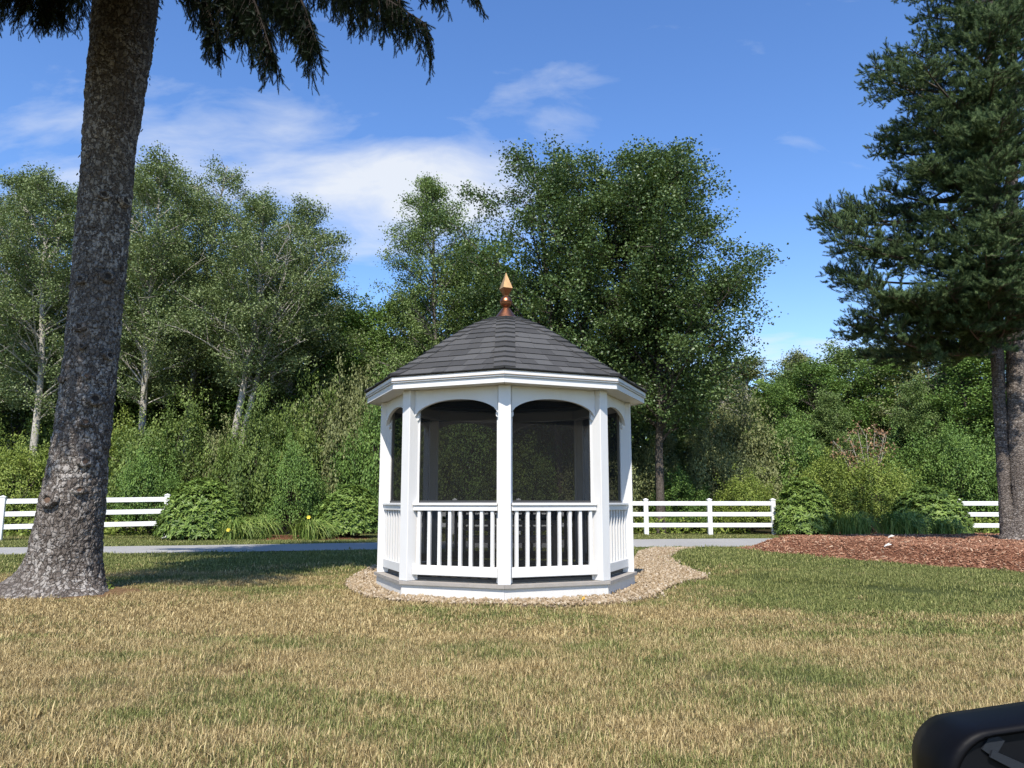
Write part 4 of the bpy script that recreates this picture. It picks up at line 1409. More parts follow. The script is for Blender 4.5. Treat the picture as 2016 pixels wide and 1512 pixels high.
# ------------------------------------------------------------------ shrubs
def shrub_arrays(rng, rx, ry, rz, n_clump, per, L, W, sig, lump=0.28, whorl=False, zmin=-0.1, spray=0.0):
    u = rng.normal(0, 1, (n_clump, 3))
    u /= np.linalg.norm(u, axis=1)[:, None]
    u[:, 2] = np.abs(u[:, 2]) * (1 - zmin) + zmin
    rad = rng.uniform(0.55, 1.0, n_clump) ** 0.45 * (1 - lump / 2 + lump * fbm(u * 2.2 + 7, 2, int(rng.integers(99))))
    C0 = u * rad[:, None] * np.array([rx, ry, rz])
    if spray > 0:
        long_ = rng.random(n_clump) < spray
        C0[long_] *= rng.uniform(1.0, 1.28, (long_.sum(), 1)) * np.array([0.95, 0.95, 1.0])
    C0[:, 2] = np.maximum(C0[:, 2] + 0.06 * rz, 0.05)
    wood = []
    for q in range(0, n_clump, max(1, n_clump // 60)):
        b = np.array([rng.normal(0, .08 * rx), rng.normal(0, .08 * ry), -0.05])
        wood.append((bez(b, np.array([C0[q, 0] * .35, C0[q, 1] * .35, C0[q, 2] * .7]), C0[q], 5), np.linspace(0.022, 0.005, 5), 4))
    cr = rng.random(n_clump)
    if whorl:
        # a ring of long leaves round each shoot tip
        m = per
        idx = np.repeat(np.arange(n_clump), m)
        k = np.tile(np.arange(m), n_clump)
        ax = u[idx] * np.array([1, 1, 1.0]) + np.array([0, 0, 0.45])
        ax /= np.linalg.norm(ax, axis=1)[:, None]
        ref = np.where(np.abs(ax[:, 2:3]) > 0.9, np.array([[1.0, 0, 0]]), np.array([[0, 0, 1.0]]))
        a = np.cross(ax, ref)
        a /= np.linalg.norm(a, axis=1)[:, None]
        b = np.cross(ax, a)
        th = k * 6.283 / m + rng.uniform(0, 6.28, n_clump)[idx] + rng.normal(0, .2, len(idx))
        rd = np.cos(th)[:, None] * a + np.sin(th)[:, None] * b
        lift = rng.uniform(-0.15, 0.75, len(idx))[:, None]
        d = rd + ax * lift
        d /= np.linalg.norm(d, axis=1)[:, None]
        s = np.cross(ax, rd)
        nn = np.cross(d, s)
        l = (L * rng.uniform(.7, 1.2, len(idx)))[:, None]
        w = (W * rng.uniform(.8, 1.15, len(idx)))[:, None]
        o = C0[idx]
        V = np.stack([o, o + d * l * .5 + s * w * .5 + nn * w * .12, o + d * l - nn * l * .08, o + d * l * .5 - s * w * .5 + nn * w * .12], 1).reshape(-1, 3)
        bq = np.arange(len(idx))[:, None] * 4
        F = np.concatenate([bq + np.array([[0, 1, 2]]), bq + np.array([[0, 2, 3]])], 1).reshape(-1, 3)
        rn = np.clip(0.5 * cr[idx] + 0.5 * rng.random(len(idx)), 0, 1)
        return tubes(wood), (V, F, np.repeat(rn, 2))
    idx = np.repeat(np.arange(n_clump), per)
    C = C0[idx] + rng.normal(0, sig, (len(idx), 3))
    C[:, 2] = np.maximum(C[:, 2], 0.02)
    rn = np.clip(0.6 * cr[idx] + 0.4 * rng.random(len(idx)), 0, 1)
    return tubes(wood), leaf_quads(rng, C, 0.9, L, W, out=u[idx] * 0.8, rnd=rn)


def build_shrub(name, label, cat, loc, arr, lmat, group=None, wood='twig'):
    t = thing(name, label, cat, (0, 0, 0), group)
    obj('stem', arr[0][0], arr[0][1], MAT[wood], t, smooth=True)
    obj('foliage', arr[1][0], arr[1][1], lmat, t, face_attr={'rnd': arr[1][2]})
    t.location = loc
    return t


# rhododendrons on either side of the entrance
for q, (x, d, wpx, ytop, lab) in enumerate(((399, 23.9, 160, 944, 'large rounded rhododendron at the end of the left fence'),
                                            (688, 24.6, 120, 955, 'smaller round rhododendron touching the left side of the gazebo'),
                                            (1582, 26.6, 116, 942, 'dark upright rhododendron beside the last post of the right fence'),
                                            (1828, 26.0, 148, 956, 'spreading light topped rhododendron left of the double trunk'))):
    rng = np.random.default_rng(600 + q)
    h = P(x, ytop, d).z
    r = wpx / 2 / FPX * d
    arr = shrub_arrays(rng, r, r * .95, h * 0.94, 1500 if q != 1 else 1100, 9, 0.165, 0.054, 0.1, 0.14, True, -0.0 if q != 1 else 0.08)
    build_shrub('rhododendron', lab, 'shrub', (GX(x, d), d, 0.02), arr, MAT['leaf_rhodo'], 'rhododendrons beyond the lane')

# thicket bushes along the wood's edge
BUSH = []
for q, (rx, rz, m_) in enumerate(((2.0, 2.2, 'leaf_thicket'), (2.0, 2.4, 'leaf_lime'), (2.0, 2.3, 'leaf_olive'), (2.0, 2.4, 'leaf_green'))):
    rng = np.random.default_rng(700 + q)
    BUSH.append((shrub_arrays(rng, rx, rx, rz, 600, 38, 0.088, 0.060, 0.115, 1.0, zmin=0.16, spray=0.22), MAT[m_]))
fb = [None] * 4
G_B = 'thicket bushes along the edge of the wood'
for q, (x, d, ty, wpx, kind, lab) in enumerate((
        (20, 28.5, 905, 190, 1, 'yellow green thicket bush at the left edge behind the fence'),
        (-90, 29, 860, 190, 0, 'thicket bush cut off by the left edge'),
        (110, 31, 850, 190, 0, 'green thicket bush behind the big spruce trunk'),
        (225, 29.5, 865, 170, 1, 'thicket bush right of the big spruce trunk'),
        (320, 28.5, 825, 210, 0, 'tall green thicket bush above the left rhododendron'),
        (300, 27.0, 905, 160, 3, 'dark low bush behind the end of the left fence'),
        (430, 30, 860, 170, 2, 'olive bush at the foot of the forked aspen'),
        (500, 27.8, 825, 180, 0, 'green bush above the left daylilies'),
        (585, 29, 800, 200, 0, 'green bush between the two left rhododendrons'),
        (570, 27.2, 900, 150, 3, 'shady dark bush behind the daylilies'),
        (665, 30, 775, 190, 2, 'grey olive willow bush left of the gazebo eave'),
        (735, 28.5, 820, 170, 3, 'green bush touching the left edge of the gazebo'),
        (830, 29.5, 850, 190, 0, 'bush seen through the left gazebo screen'),
        (920, 31, 840, 190, 3, 'bush seen through the gazebo screen left of the front post'),
        (1010, 30, 880, 180, 0, 'bush hidden behind the front post of the gazebo'),
        (1090, 31, 860, 190, 3, 'bush seen through the right gazebo screen'),
        (1180, 30, 890, 180, 2, 'bush seen through the right end of the gazebo'),
        (1275, 32, 880, 160, 2, 'olive bush right behind the gazebo edge'),
        (1330, 30, 955, 150, 3, 'low dark bush behind the right fence'),
        (1420, 31, 880, 170, 2, 'olive bush behind the middle of the right fence'),
        (1450, 34, 820, 180, 2, 'tall tawny bush between fence and olive trees'),
        (1470, 29, 955, 150, 1, 'low yellow green bush behind the last rails of the right fence'),
        (1545, 34, 870, 170, 3, 'dark bush behind the upright rhododendron'),
        (1640, 31, 925, 190, 1, 'yellow green bush right of the upright rhododendron'),
        (1715, 29.5, 930, 180, 1, 'bright yellow green bush left of the spreading rhododendron'),
        (1700, 35, 890, 200, 0, 'green bush below the dead brown branch'),
        (1800, 33, 890, 190, 3, 'dark bush behind the spreading rhododendron'),
        (1895, 32, 880, 190, 3, 'dark bush above the short fence section'),
        (1985, 31, 900, 190, 3, 'dark bush behind the double spruce trunk'),
        (2080, 30, 890, 200, 0, 'bush cut off by the right edge'))):
    arr, lm = BUSH[kind]
    h = P(x, ty, d).z
    s = (wpx / 2 / FPX * d / 2.0, wpx / 2 / FPX * d / 2.0 * 0.85, h / 2.35)
    if fb[kind] is None:
        t = build_shrub('thicket_bush', lab, 'bush', (GX(x, d), d, 0.0), arr, lm, G_B)
        t.rotation_euler, t.scale = (0, 0, q * 1.7), s
        fb[kind] = t
    else:
        copy_thing(fb[kind], (GX(x, d), d, 0.0), q * 1.7, s, lab, G_B)

# dead branch with withered leaves
rng = np.random.default_rng(800)
db = P(1712, 930, 30.0)
dt = thing('withered_bush', 'bare pale branches with withered brown leaves above the right thicket', 'bush', (db.x, 30.0, 0.0))
wood, cl = [], []
for tx, ty in ((1640, 868), (1655, 885), (1672, 862), (1690, 855), (1706, 862), (1722, 850), (1738, 872), (1745, 858), (1700, 900)):
    e = np.array(P(tx, ty, 30.0 + rng.uniform(-.4, .4)))
    b = np.array([db.x + rng.normal(0, .05), 30.0, 0.1])
    pth = bez(b, np.array([db.x + (e[0] - db.x) * .25, 30.0, 1.9]), e, 8)
    wood.append((pth, np.linspace(0.035, 0.008, 8), 5))
    for q in range(7):
        o = pth[rng.integers(5, 8)]
        dv = rng.normal(0, .28, 3)
        wood.append((np.array([o, o + dv * .5, o + dv]), np.array([.009, .006, .003]), 3))
        cl.append(o + dv)
wv, wf = tubes(wood)
obj('branch', wv, wf, MAT['twig_pale'], dt, smooth=True)
cl = np.array(cl)
v, f, a = leaf_quads(rng, cl[np.repeat(np.arange(len(cl)), 9)] + rng.normal(0, .10, (len(cl) * 9, 3)), 0.2, 0.13, 0.085)
obj('foliage', v, f, MAT['leaf_brown'], dt, face_attr={'rnd': a})


# daylilies: fountains of strap leaves
def daylily(seed, x, y, d, wpx, hpx, n_, lab, flowers=(), z0=0.0):
    rng = np.random.default_rng(seed)
    t = thing('daylily_clump', lab, 'plant', (GX(x, d), d, z0), 'daylily clumps beside the lane')
    r, h = wpx / 2 / FPX * d, hpx / FPX * d
    V, F, A = [], [], []
    for q in range(n_):
        az = rng.random() * 6.283
        bx, by = rng.normal(0, .22 * r), rng.normal(0, .12 * r + .05)
        ln = r * rng.uniform(0.35, 1.05)
        hh = h * rng.uniform(0.6, 1.05)
        tip = rng.uniform(-0.1, 0.75) * hh
        dx, dy = math.cos(az), math.sin(az) * 0.6
        w = rng.uniform(0.010, 0.020)
        p = bez(np.array([bx, by, 0]), np.array([bx + dx * ln * .35, by + dy * ln * .35, hh * 1.45]), np.array([bx + dx * ln, by + dy * ln, max(0.02, tip)]), 6)
        sx, sy = -math.sin(az), math.cos(az)
        n = len(V)
        for i_, pp in enumerate(p):
            ww = w * (1 - (i_ / 5.0) ** 2 * 0.9)
            V += [pp + np.array([sx * ww, sy * ww, 0.004]), pp - np.array([sx * ww, sy * ww, 0.004])]
        for i_ in range(5):
            F.append((n + 2 * i_, n + 2 * i_ + 1, n + 2 * i_ + 3, n + 2 * i_ + 2))
        A += [rng.random()] * 5
    o0 = np.array([GX(x, d), d, z0])
    obj('foliage', np.array(V) + o0, np.array(F), MAT['leaf_lily'], t, face_attr={'rnd': A})
    for (fx, fy) in flowers:
        c = P(fx, fy, d - r * 0.55)
        st = np.array([[c.x + .03, c.y + .1, z0], [c.x + .01, c.y + .02, c.z * .6], [c.x, c.y, c.z]])
        v, f = tubes([(st, [.007, .006, .005], 5)])
        sk = obj('flower_stalk', v, f, MAT['leaf_lily'], t, face_attr={'rnd': np.full(len(f), .5)})
        mb = MB()
        for k in range(6):
            M = Matrix.Translation(c) @ Matrix.Rotation(R(65), 4, 'X') @ Matrix.Rotation(k * R(60), 4, 'Z')
            mb.add([M @ Vector(q) for q in ((0, 0, -.02), (.035, -.026, .03), (.068, 0, .03), (.035, .026, .03))], [(0, 1, 2), (0, 2, 3)])
        mb.build('blossom', MAT['yellow'], sk)


daylily(901, 468, 1060, 23.3, 110, 46, 420, 'leftmost daylily clump with a yellow flower beside the large rhododendron', [(450, 1044)])
daylily(902, 510, 1060, 23.6, 90, 52, 380, 'tall daylily clump second from the left beyond the lane')
daylily(903, 614, 1060, 23.5, 100, 44, 420, 'daylily clump with one yellow flower in front of the small rhododendron', [(608, 1019)])
daylily(904, 1676, 1055, 25.4, 92, 52, 420, 'bright daylily clump right of the upright rhododendron')
daylily(905, 1772, 1062, 20.0, 110, 62, 380, 'dark loose daylily clump in front of the spreading rhododendron', (), 0.10)
daylily(906, 1862, 1064, 19.6, 100, 52, 240, 'sparse daylily clump at the foot of the short fence section', (), 0.10)

# low weeds under the fences
rng = np.random.default_rng(66)
n = 17000
X = rng.uniform(-26, 28, n)
keep = ~(((X > -10.6) & (X < -3.5)) | ((X > 8.6) & (X < 15.2)))
X = X[keep]
n = len(X)
Y = np.where(X < -4, 25.0 + (X + 16) * 0.16, 27.5) + rng.uniform(0.3, 2.6, n)
Z = rng.random(n) ** 1.3 * (0.15 + 0.75 * fbm(np.column_stack([X * .8, Y * .8, X * 0]), 3, 12))
v, f, a = leaf_quads(rng, np.column_stack([X, Y, Z]), 0.9, 0.13, 0.09)
tag(obj('undergrowth', v, f, MAT['leaf_lime'], face_attr={'rnd': a}), 'low green weeds growing under and behind the fences', 'weeds', kind='stuff')


# ================================================================== SPRUCES
def needles(rng, B, D, Ls, m, nl, nw, rnd):
    """bottle brush shoots: m needles along each shoot B + t*D*Ls"""
    n = len(B)
    ref = np.where(np.abs(D[:, 2:3]) > 0.9, np.array([[1.0, 0, 0]]), np.array([[0, 0, 1.0]]))
    a = np.cross(D, ref)
    a /= np.linalg.norm(a, axis=1)[:, None] + 1e-9
    b = np.cross(D, a)
    k = np.arange(m)
    th = k[None, :] * 2.39996 + rng.uniform(0, 6.28, n)[:, None]
    t = (k[None, :] + rng.random((n, m))) / m
    rd = np.cos(th)[..., None] * a[:, None, :] + np.sin(th)[..., None] * b[:, None, :]
    fw = (0.45 + 0.9 * t ** 3)[..., None]
    nd = rd + D[:, None, :] * fw
    nd /= np.linalg.norm(nd, axis=2)[..., None]
    o = B[:, None, :] + D[:, None, :] * (t * Ls[:, None])[..., None]
    sd = np.cross(nd, D[:, None, :] + 1e-6)
    sd /= np.linalg.norm(sd, axis=2)[..., None] + 1e-9
    ln = nl * rng.uniform(.75, 1.15, (n, m))[..., None]
    V = np.stack([o - sd * nw * .5, o + sd * nw * .5, o + nd * ln], 2).reshape(-1, 3)
    F = np.arange(n * m * 3).reshape(-1, 3)
    A = np.repeat(np.clip(np.repeat(rnd, m) + rng.normal(0, .1, n * m), 0, 1), 1)
    return V, F, A


def shoot_proto(rng, L, m, nl, nw):
    B = np.zeros((1, 3))
    V, F, A = needles(rng, B, np.array([[0, 0, 1.0]]), np.array([L]), m, nl, nw, np.array([.5]))
    return V, F.tolist(), rng.random(len(F))


def shoot_crown(name, B, D, scl, protos, mat, parent):
    n = len(B)
    rots = np.column_stack([np.zeros(n), np.arccos(np.clip(D[:, 2], -1, 1)), np.arctan2(D[:, 1], D[:, 0])])
    o = scatter(name, protos, B - np.array(org(parent)), np.arange(n) % len(protos), rots, scl, mat)
    o.parent = parent
    return o


def bough(rng, path, wide, step, shoot, hang, pend=0.0, curl=0.25, dense=1.0, start=0.12, clump=0.0, tipw=0.92):
    """shoots along one spruce bough; wide: half width of the spray at mid length; hang: how far the side twigs sag"""
    path = np.asarray(path, float)
    seg_ = np.concatenate([[0], np.cumsum(np.linalg.norm(np.diff(path, axis=0), axis=1))])
    L = seg_[-1]
    B, D, S, W = [], [], [], []
    s = start * L
    at = lambda q: np.array([np.interp(q, seg_, path[:, i]) for i in range(3)])
    side = 1
    while s < L:
        p = at(s)
        tg = at(min(L, s + .05)) - at(max(0, s - .05))
        tg /= np.linalg.norm(tg) + 1e-9
        sd = np.cross(tg, [0, 0, 1.0])
        sd /= np.linalg.norm(sd) + 1e-9
        f = s / L
        if clump > 0 and fbm(p[None, :] * 1.7, 2, 23)[0] < clump * (1.0 - 0.75 * f * f):
            s += step
            continue
        wl = wide * (math.sin(math.pi * min(1, f * (tipw - 0.12) + 0.12)) ** 0.8) * rng.uniform(.6, 1.15) + shoot * .6
        side = -side
        d0 = sd * side * rng.uniform(.55, 1.0) + tg * rng.uniform(.35, .9) + np.array([0, 0, rng.uniform(-.45, .45) - hang])
        d0 /= np.linalg.norm(d0)
        c = p + d0 * wl * .6
        e = p + d0 * wl + np.array([0, 0, -hang * wl * .6 + curl * .12 * wl])
        tw = bez(p, c, e, 5)
        W.append((tw, np.linspace(0.008, .003, 5), 3))
        k = max(2, int(dense * wl / (shoot * .42)))
        for q in range(k):
            u = (q + rng.random()) / k
            o = tw[min(4, int(u * 4))] * (1 - (u * 4) % 1) + tw[min(4, int(u * 4) + 1)] * ((u * 4) % 1)
            dd = (e - p) / (wl + 1e-6) * .8 + rng.normal(0, .55, 3) + np.array([0, 0, curl - hang * .9])
            dd /= np.linalg.norm(dd)
            B.append(o)
            D.append(dd)
            S.append(shoot * rng.uniform(.6, 1.2))
        if pend > 0 and rng.random() < 0.8:
            # a pendulous twig hanging from the bough like a curtain
            hl = pend * rng.uniform(.35, 1.0) * (0.5 + 0.7 * math.sin(math.pi * min(1, f * (tipw - .04) + .08)))
            x = p + d0 * wl * rng.uniform(0, .8)
            dn = np.array([rng.normal(0, .06), rng.normal(0, .06), -1.0])
            W.append((np.array([x, x + dn * hl * .5, x + dn * hl]), np.array([.006, .004, .002]), 3))
            for q in range(int(hl / (shoot * .26))):
                o = x + dn * hl * (q * shoot * .26 / hl) + rng.normal(0, .012, 3)
                dd = np.array([rng.normal(0, .38), rng.normal(0, .38), -1.0])
                dd /= np.linalg.norm(dd)
                B.append(o)
                D.append(dd)
                S.append(shoot * rng.uniform(.6, 1.15))
        s += step * rng.uniform(.7, 1.3)
    tg = path[-1] - path[-2]
    tg /= np.linalg.norm(tg)
    for q in range(4):
        dd = tg + rng.normal(0, .3, 3)
        dd /= np.linalg.norm(dd)
        B.append(path[-1])
        D.append(dd)
        S.append(shoot * 1.1)
    return np.array(B), np.array(D), np.array(S), W


# ---------------------------------- the blue spruce with two stems on the right
rng = np.random.default_rng(51)
SD = 16.0
sx0 = GX(1998, SD)
bs = thing('blue_spruce', 'blue green spruce with double trunk rising from the mulch bed', 'tree', (sx0, SD, 0.2))


def trunk_rows(edges, d, z_lo, z_hi):
    """axis and radius from photo outlines (y, left, right)"""
    rows = []
    for y, xl, xr in edges:
        a, b = P(xl, y, d), P(xr, y, d)
        rows.append((a.z, (a.x + b.x) / 2, (b.x - a.x) / 2))
    rows.sort()
    zs = np.array([r[0] for r in rows])
    return zs, np.array([r[1] for r in rows]), np.array([r[2] for r in rows])


def bark_trunk(name, parent, edges, d, z_lo, z_hi, nz, na, mat, roots, amp, cell, lean_y=0.0, r_top=None):
    zs, xs, rs = trunk_rows(edges, d, z_lo, z_hi)
    z = np.linspace(0, 1, nz) ** 1.0 * (z_hi - z_lo) + z_lo
    X = np.interp(z, zs, xs)
    Rr = np.interp(z, zs, rs) * (0.91 if na > 100 else 0.965)
    over = z > zs[-1]
    X[over] = xs[-1] + (z[over] - zs[-1]) * (xs[-1] - xs[-3]) / (zs[-1] - zs[-3]) * 0.6
    Rr[over] = np.maximum(0.04, rs[-1] * (1 - (z[over] - zs[-1]) / (z_hi - zs[-1]) * 0.9))
    ang = np.arange(na) * 2 * math.pi / na
    A, Z = np.meshgrid(ang, z)
    Rg = np.repeat(Rr[:, None], na, 1)
    flare = np.zeros_like(Rg)
    for (ra, am, hh, pw) in roots:
        flare += am * np.exp(-np.maximum(Z - 0.02, 0) / hh) * np.maximum(0, np.cos(A - ra)) ** pw
    cx = np.cos(A)
    sy = np.sin(A)
    p0 = np.stack([X[:, None] + cx * Rg, d + sy * Rg, Z], -1).reshape(-1, 3)
    q = p0 / np.array([cell, cell, cell * 1.25])
    q = q + (np.stack([vnoise(q * 1.7, 3), vnoise(q * 1.7, 4), vnoise(q * 1.7, 5)], 1) - .5) * 0.9
    d1, d2, idv = worley(q, 8)
    plate = np.clip((d2 - d1) / 0.22, 0, 1)
    h = (plate * (0.45 + 0.75 * idv) - 0.5) * amp + (fbm(p0 * 3.0, 3, 2) - .5) * amp * 2.2 + (fbm(p0 * 60, 2, 6) - .5) * amp * 0.6
    rr = Rg.ravel() + flare.ravel() + h
    V = np.stack([X[:, None].repeat(na, 1).ravel() + cx.ravel() * rr, d + lean_y * Z.ravel() + sy.ravel() * rr, Z.ravel()], 1)
    i = np.arange(nz - 1)[:, None] * na
    j = np.arange(na)[None, :]
    j2 = (j + 1) % na
    F = np.stack([i + j, i + j2, i + na + j2, i + na + j], -1).reshape(-1, 4)
    o = obj(name, V, F, mat, parent, smooth=True)
    return o, (zs, xs, rs)


TR_R = [(1075, 1972, 2052), (1050, 1984, 2044), (1000, 1992, 2036), (900, 1988, 2030), (858, 1985, 2026), (760, 1984, 2019), (700, 1983, 2015), (580, 1981, 2008), (450, 1982, 2004), (300, 1984, 2002), (100, 1986, 2000)]
TR_L = [(1075, 1966, 2016), (1050, 1971, 2006), (977, 1967, 1991), (900, 1963, 1986), (858, 1960, 1982), (760, 1955, 1978), (700, 1951, 1975), (580, 1944, 1972), (450, 1941, 1966), (300, 1942, 1962), (100, 1944, 1960)]
bark_trunk('trunk', bs, TR_R, SD, 0.05, 17.0, 300, 64, MAT['bark_spruce2'], [(R(200), .22, .18, 3), (R(250), .18, .15, 4), (R(300), .2, .16, 3), (R(20), .2, .2, 3), (R(110), .2, .2, 3)], 0.022, 0.055)
bark_trunk('trunk', bs, TR_L, SD + 0.12, 0.05, 15.5, 300, 56, MAT['bark_spruce2'], [(R(190), .16, .16, 4), (R(235), .14, .15, 4)], 0.020, 0.055)
Bs, Ds, Ss, Ws, boughs = [], [], [], [], []
# boughs towards the open lawn, by the place of their tips in the picture
TIPS = [(1618, 432, 17.0), (1660, 470, 16.2), (1640, 532, 17.2), (1700, 560, 15.8), (1668, 640, 17.0), (1740, 655, 16.0), (1790, 690, 17.3), (1716, 132, 17.0), (1760, 160, 16.2),
        (1735, 372, 16.6), (1762, 300, 17.2), (1800, 330, 15.8), (1742, 268, 17.6), (1830, 250, 15.6), (1836, 60, 17.0), (1862, 20, 16.6), (1850, 120, 15.8), (1800, 215, 18.0),
        (1880, 200, 15.2), (1900, 330, 15.0), (1860, 420, 15.0), (1820, 480, 15.2), (1790, 590, 15.4), (1860, 560, 14.9), (1900, 480, 14.7), (1960, 400, 14.6), (1980, 520, 14.8), (1955, 270, 14.6),
        (1990, 160, 14.9), (1930, 110, 15.0), (1945, 20, 15.2), (1985, 620, 15.2), (1905, 640, 15.4), (1700, 700, 18.8), (1720, 600, 19.4), (1690, 500, 19.2), (1760, 420, 19.6), (1820, 330, 19.8),
        (1850, 640, 18.4), (1870, 690, 17.6), (1680, 410, 18.2), (1790, 380, 16.8), (1835, 540, 17.0), (1770, 505, 16.8), (2010, 300, 14.9), (2050, 450, 14.8), (2060, 120, 15.2), (1890, -30, 16.0), (1930, -70, 16.5), (1728, 150, 16.6), (1752, 118, 17.4), (1790, 95, 16.5), (1822, 30, 17.2), (1850, -25, 16.6), (1785, 235, 16.2), (1830, 150, 16.8), (1870, 80, 16.2), (1640, 445, 16.6), (1635, 420, 17.6), (1700, 620, 16.4), (1690, 660, 17.6), (1660, 545, 16.6), (1950, 60, 14.6), (1990, 30, 14.4), (1960, 140, 14.3), (2005, 200, 14.4), (1975, 230, 14.2), (1940, 320, 14.3), (1985, 340, 14.2), (1965, 430, 14.2), (2010, 420, 14.4), (1940, 500, 14.4), (1990, 470, 14.3), (1970, 560, 14.5), (2015, 540, 14.6), (1945, 590, 14.9), (2020, 100, 14.5)]
for (tx, ty, td) in TIPS:
    e = np.array(P(tx, ty, td - 1.2))
    reach = math.hypot(e[0] - sx0, e[1] - SD)
    z0 = e[2] + rng.uniform(-0.10, 0.12) * reach
    a = np.array([sx0 - 0.1, SD, z0])
    c = a + (e - a) * .6 + np.array([0, 0, -0.13 * reach])
    boughs.append((bez(a, c, e, 9), 0.60 + 0.09 * reach))
for q in range(46):    # filling the crown between them
    ty = rng.uniform(-40, 650)
    lim = np.interp(ty, [0, 130, 270, 430, 560, 650], [1850, 1790, 1800, 1720, 1720, 1760])
    e = np.array(P(rng.uniform(lim, 2060), ty, rng.uniform(13.4, 18.0)))
    reach = math.hypot(e[0] - sx0, e[1] - SD)
    a = np.array([sx0, SD, e[2] + .05 * reach])
    boughs.append((bez(a, (a + e) / 2 + np.array([0, 0, -.1 * reach]), e, 8), 0.65))
for q in range(46):    # boughs all round, also above and behind
    zt = rng.uniform(5.6, 19.0)
    az = rng.uniform(-2.3, 2.2)
    reach = 4.0 * (1 - (zt - 4) / 17.5) * rng.uniform(.75, 1.0)
    a = np.array([sx0, SD, min(zt + .2 * reach, 18.5)])
    e = np.array([sx0 + reach * math.cos(az), SD + reach * math.sin(az), zt])
    boughs.append((bez(a, (a + e) / 2 + np.array([0, 0, .1 * reach]), e, 7), 0.7))
for (pth, wd) in boughs:
    Ws.append((pth, np.linspace(0.045, 0.008, len(pth)), 5))
    far_ = pth[-1, 0] > 11.8 or pth[-1, 2] > 13.6 or pth[-1, 1] > 18.6
    B_, D_, S_, W_ = bough(rng, pth, wd, 0.050 if not far_ else 0.2, 0.15, 0.04, 0.0, 0.85, 1.8, 0.15, 0.62)
    Bs.append(B_)
    Ds.append(D_)
    Ss.append(S_ * (1.0 if not far_ else 1.5))
    Ws += W_[::2]
B_, D_, S_ = np.concatenate(Bs), np.concatenate(Ds), np.concatenate(Ss)
print('blue spruce shoots', len(B_))
shoot_crown('crown', B_, D_, S_ / 0.15, [shoot_proto(rng, 0.13, 60, 0.046, 0.0075) for _ in range(4)], MAT['needle_blue'], bs)
v, f = tubes(Ws)
obj('boughs', v, f, MAT['twig'], bs, smooth=True)

# ---------------------------------- the great leaning spruce on the left
rng = np.random.default_rng(61)
LD = 9.75
lx = GX(125, LD)
ls = thing('norway_spruce', 'huge leaning spruce trunk with grey scaly bark and drooping dark boughs', 'tree', (lx, LD, 0))
TR_B = [(1168, 56, 196), (1120, 60, 195), (1060, 66, 198), (1000, 76, 204), (940, 90, 209), (850, 108, 217), (760, 121, 227), (640, 135, 238), (520, 146, 248), (400, 156, 258), (300, 163, 267),
        (200, 170, 281), (100, 178, 298), (0, 186, 311), (-150, 205, 322)]
tr, (tz, tx_, trr) = bark_trunk('trunk', ls, TR_B, LD, -0.12, 15.0, 760, 150, MAT['bark_spruce'],
                                [(R(192), .62, .14, 9), (R(216), .30, .17, 20), (R(238), .14, .30, 26), (R(256), .24, .12, 22), (R(276), .10, .28, 30), (R(296), .20, .13, 22), (R(328), .24, .11, 14), (R(350), .10, .2, 12), (R(30), .12, .2, 4), (R(120), .3, .2, 4)], 0.022, 0.050)


def on_trunk(x, y):
    """front surface point of the big trunk at a photo pixel"""
    p = P(x, y, LD)
    for _ in range(6):
        r = np.interp(p.z, tz, trr)
        c = np.interp(p.z, tz, tx_)
        u = max(-.92, min(.92, (p.x - c) / r))
        dep = LD - r * math.sqrt(1 - u * u)
        p = P(x, y, dep)
    nrm = Vector((u, -math.sqrt(1 - u * u), 0.05)).normalized()
    return p, nrm


for q, (x, y, s, hole) in enumerate(((187, 785, 1.25, 1), (168, 831, .8, 0), (168, 908, 1.0, 0), (156, 964, .8, 0), (95, 984, 1.3, 0), (159, 549, .9, 1), (212, 544, 1.1, 1), (156, 643, .9, 1),
                                     (215, 699, 1.0, 1), (161, 681, .6, 1), (247, 395, 1.1, 1), (205, 383, .9, 1), (170, 740, .6, 0), (120, 746, .7, 0))):
    p, nr = on_trunk(x, y)
    M = Matrix.Translation(p + nr * 0.006) @ nr.to_track_quat('Z', 'Y').to_matrix().to_4x4() @ Matrix.Scale(s * 1.15, 4)
    mb = MB()
    ns = 18
    rg = np.random.default_rng(q)
    vs, fs = [], []
    for (r_, z_) in ((0.085, -0.02), (0.070, 0.012), (0.045, 0.020), (0.030, 0.004), (0.018, -0.014)):
        for k in range(ns):
            j_ = 1 + rg.normal(0, .09)
            vs.append(M @ Vector((r_ * j_ * math.cos(k * 2 * math.pi / ns), 0.8 * r_ * j_ * math.sin(k * 2 * math.pi / ns), z_ + rg.normal(0, .002))))
    for r_ in range(4):
        fs += [(r_ * ns + k, r_ * ns + (k + 1) % ns, r_ * ns + ns + (k + 1) % ns, r_ * ns + ns + k) for k in range(ns)]
    fs.append(tuple(4 * ns + k for k in range(ns)))
    sc_ = obj('branch_scar', vs, fs, MAT['bark_spruce'], ls, smooth=True)
    mb.lathe([(0.033, 0.0), (0.030, 0.005), (0.012, 0.007)], 12)
    mb.v = [tuple(M @ Vector(v)) for v in mb.v]
    mb.build('knot_hole' if hole else 'knot_wood', MAT['hole'] if hole else MAT['scar'], sc_)
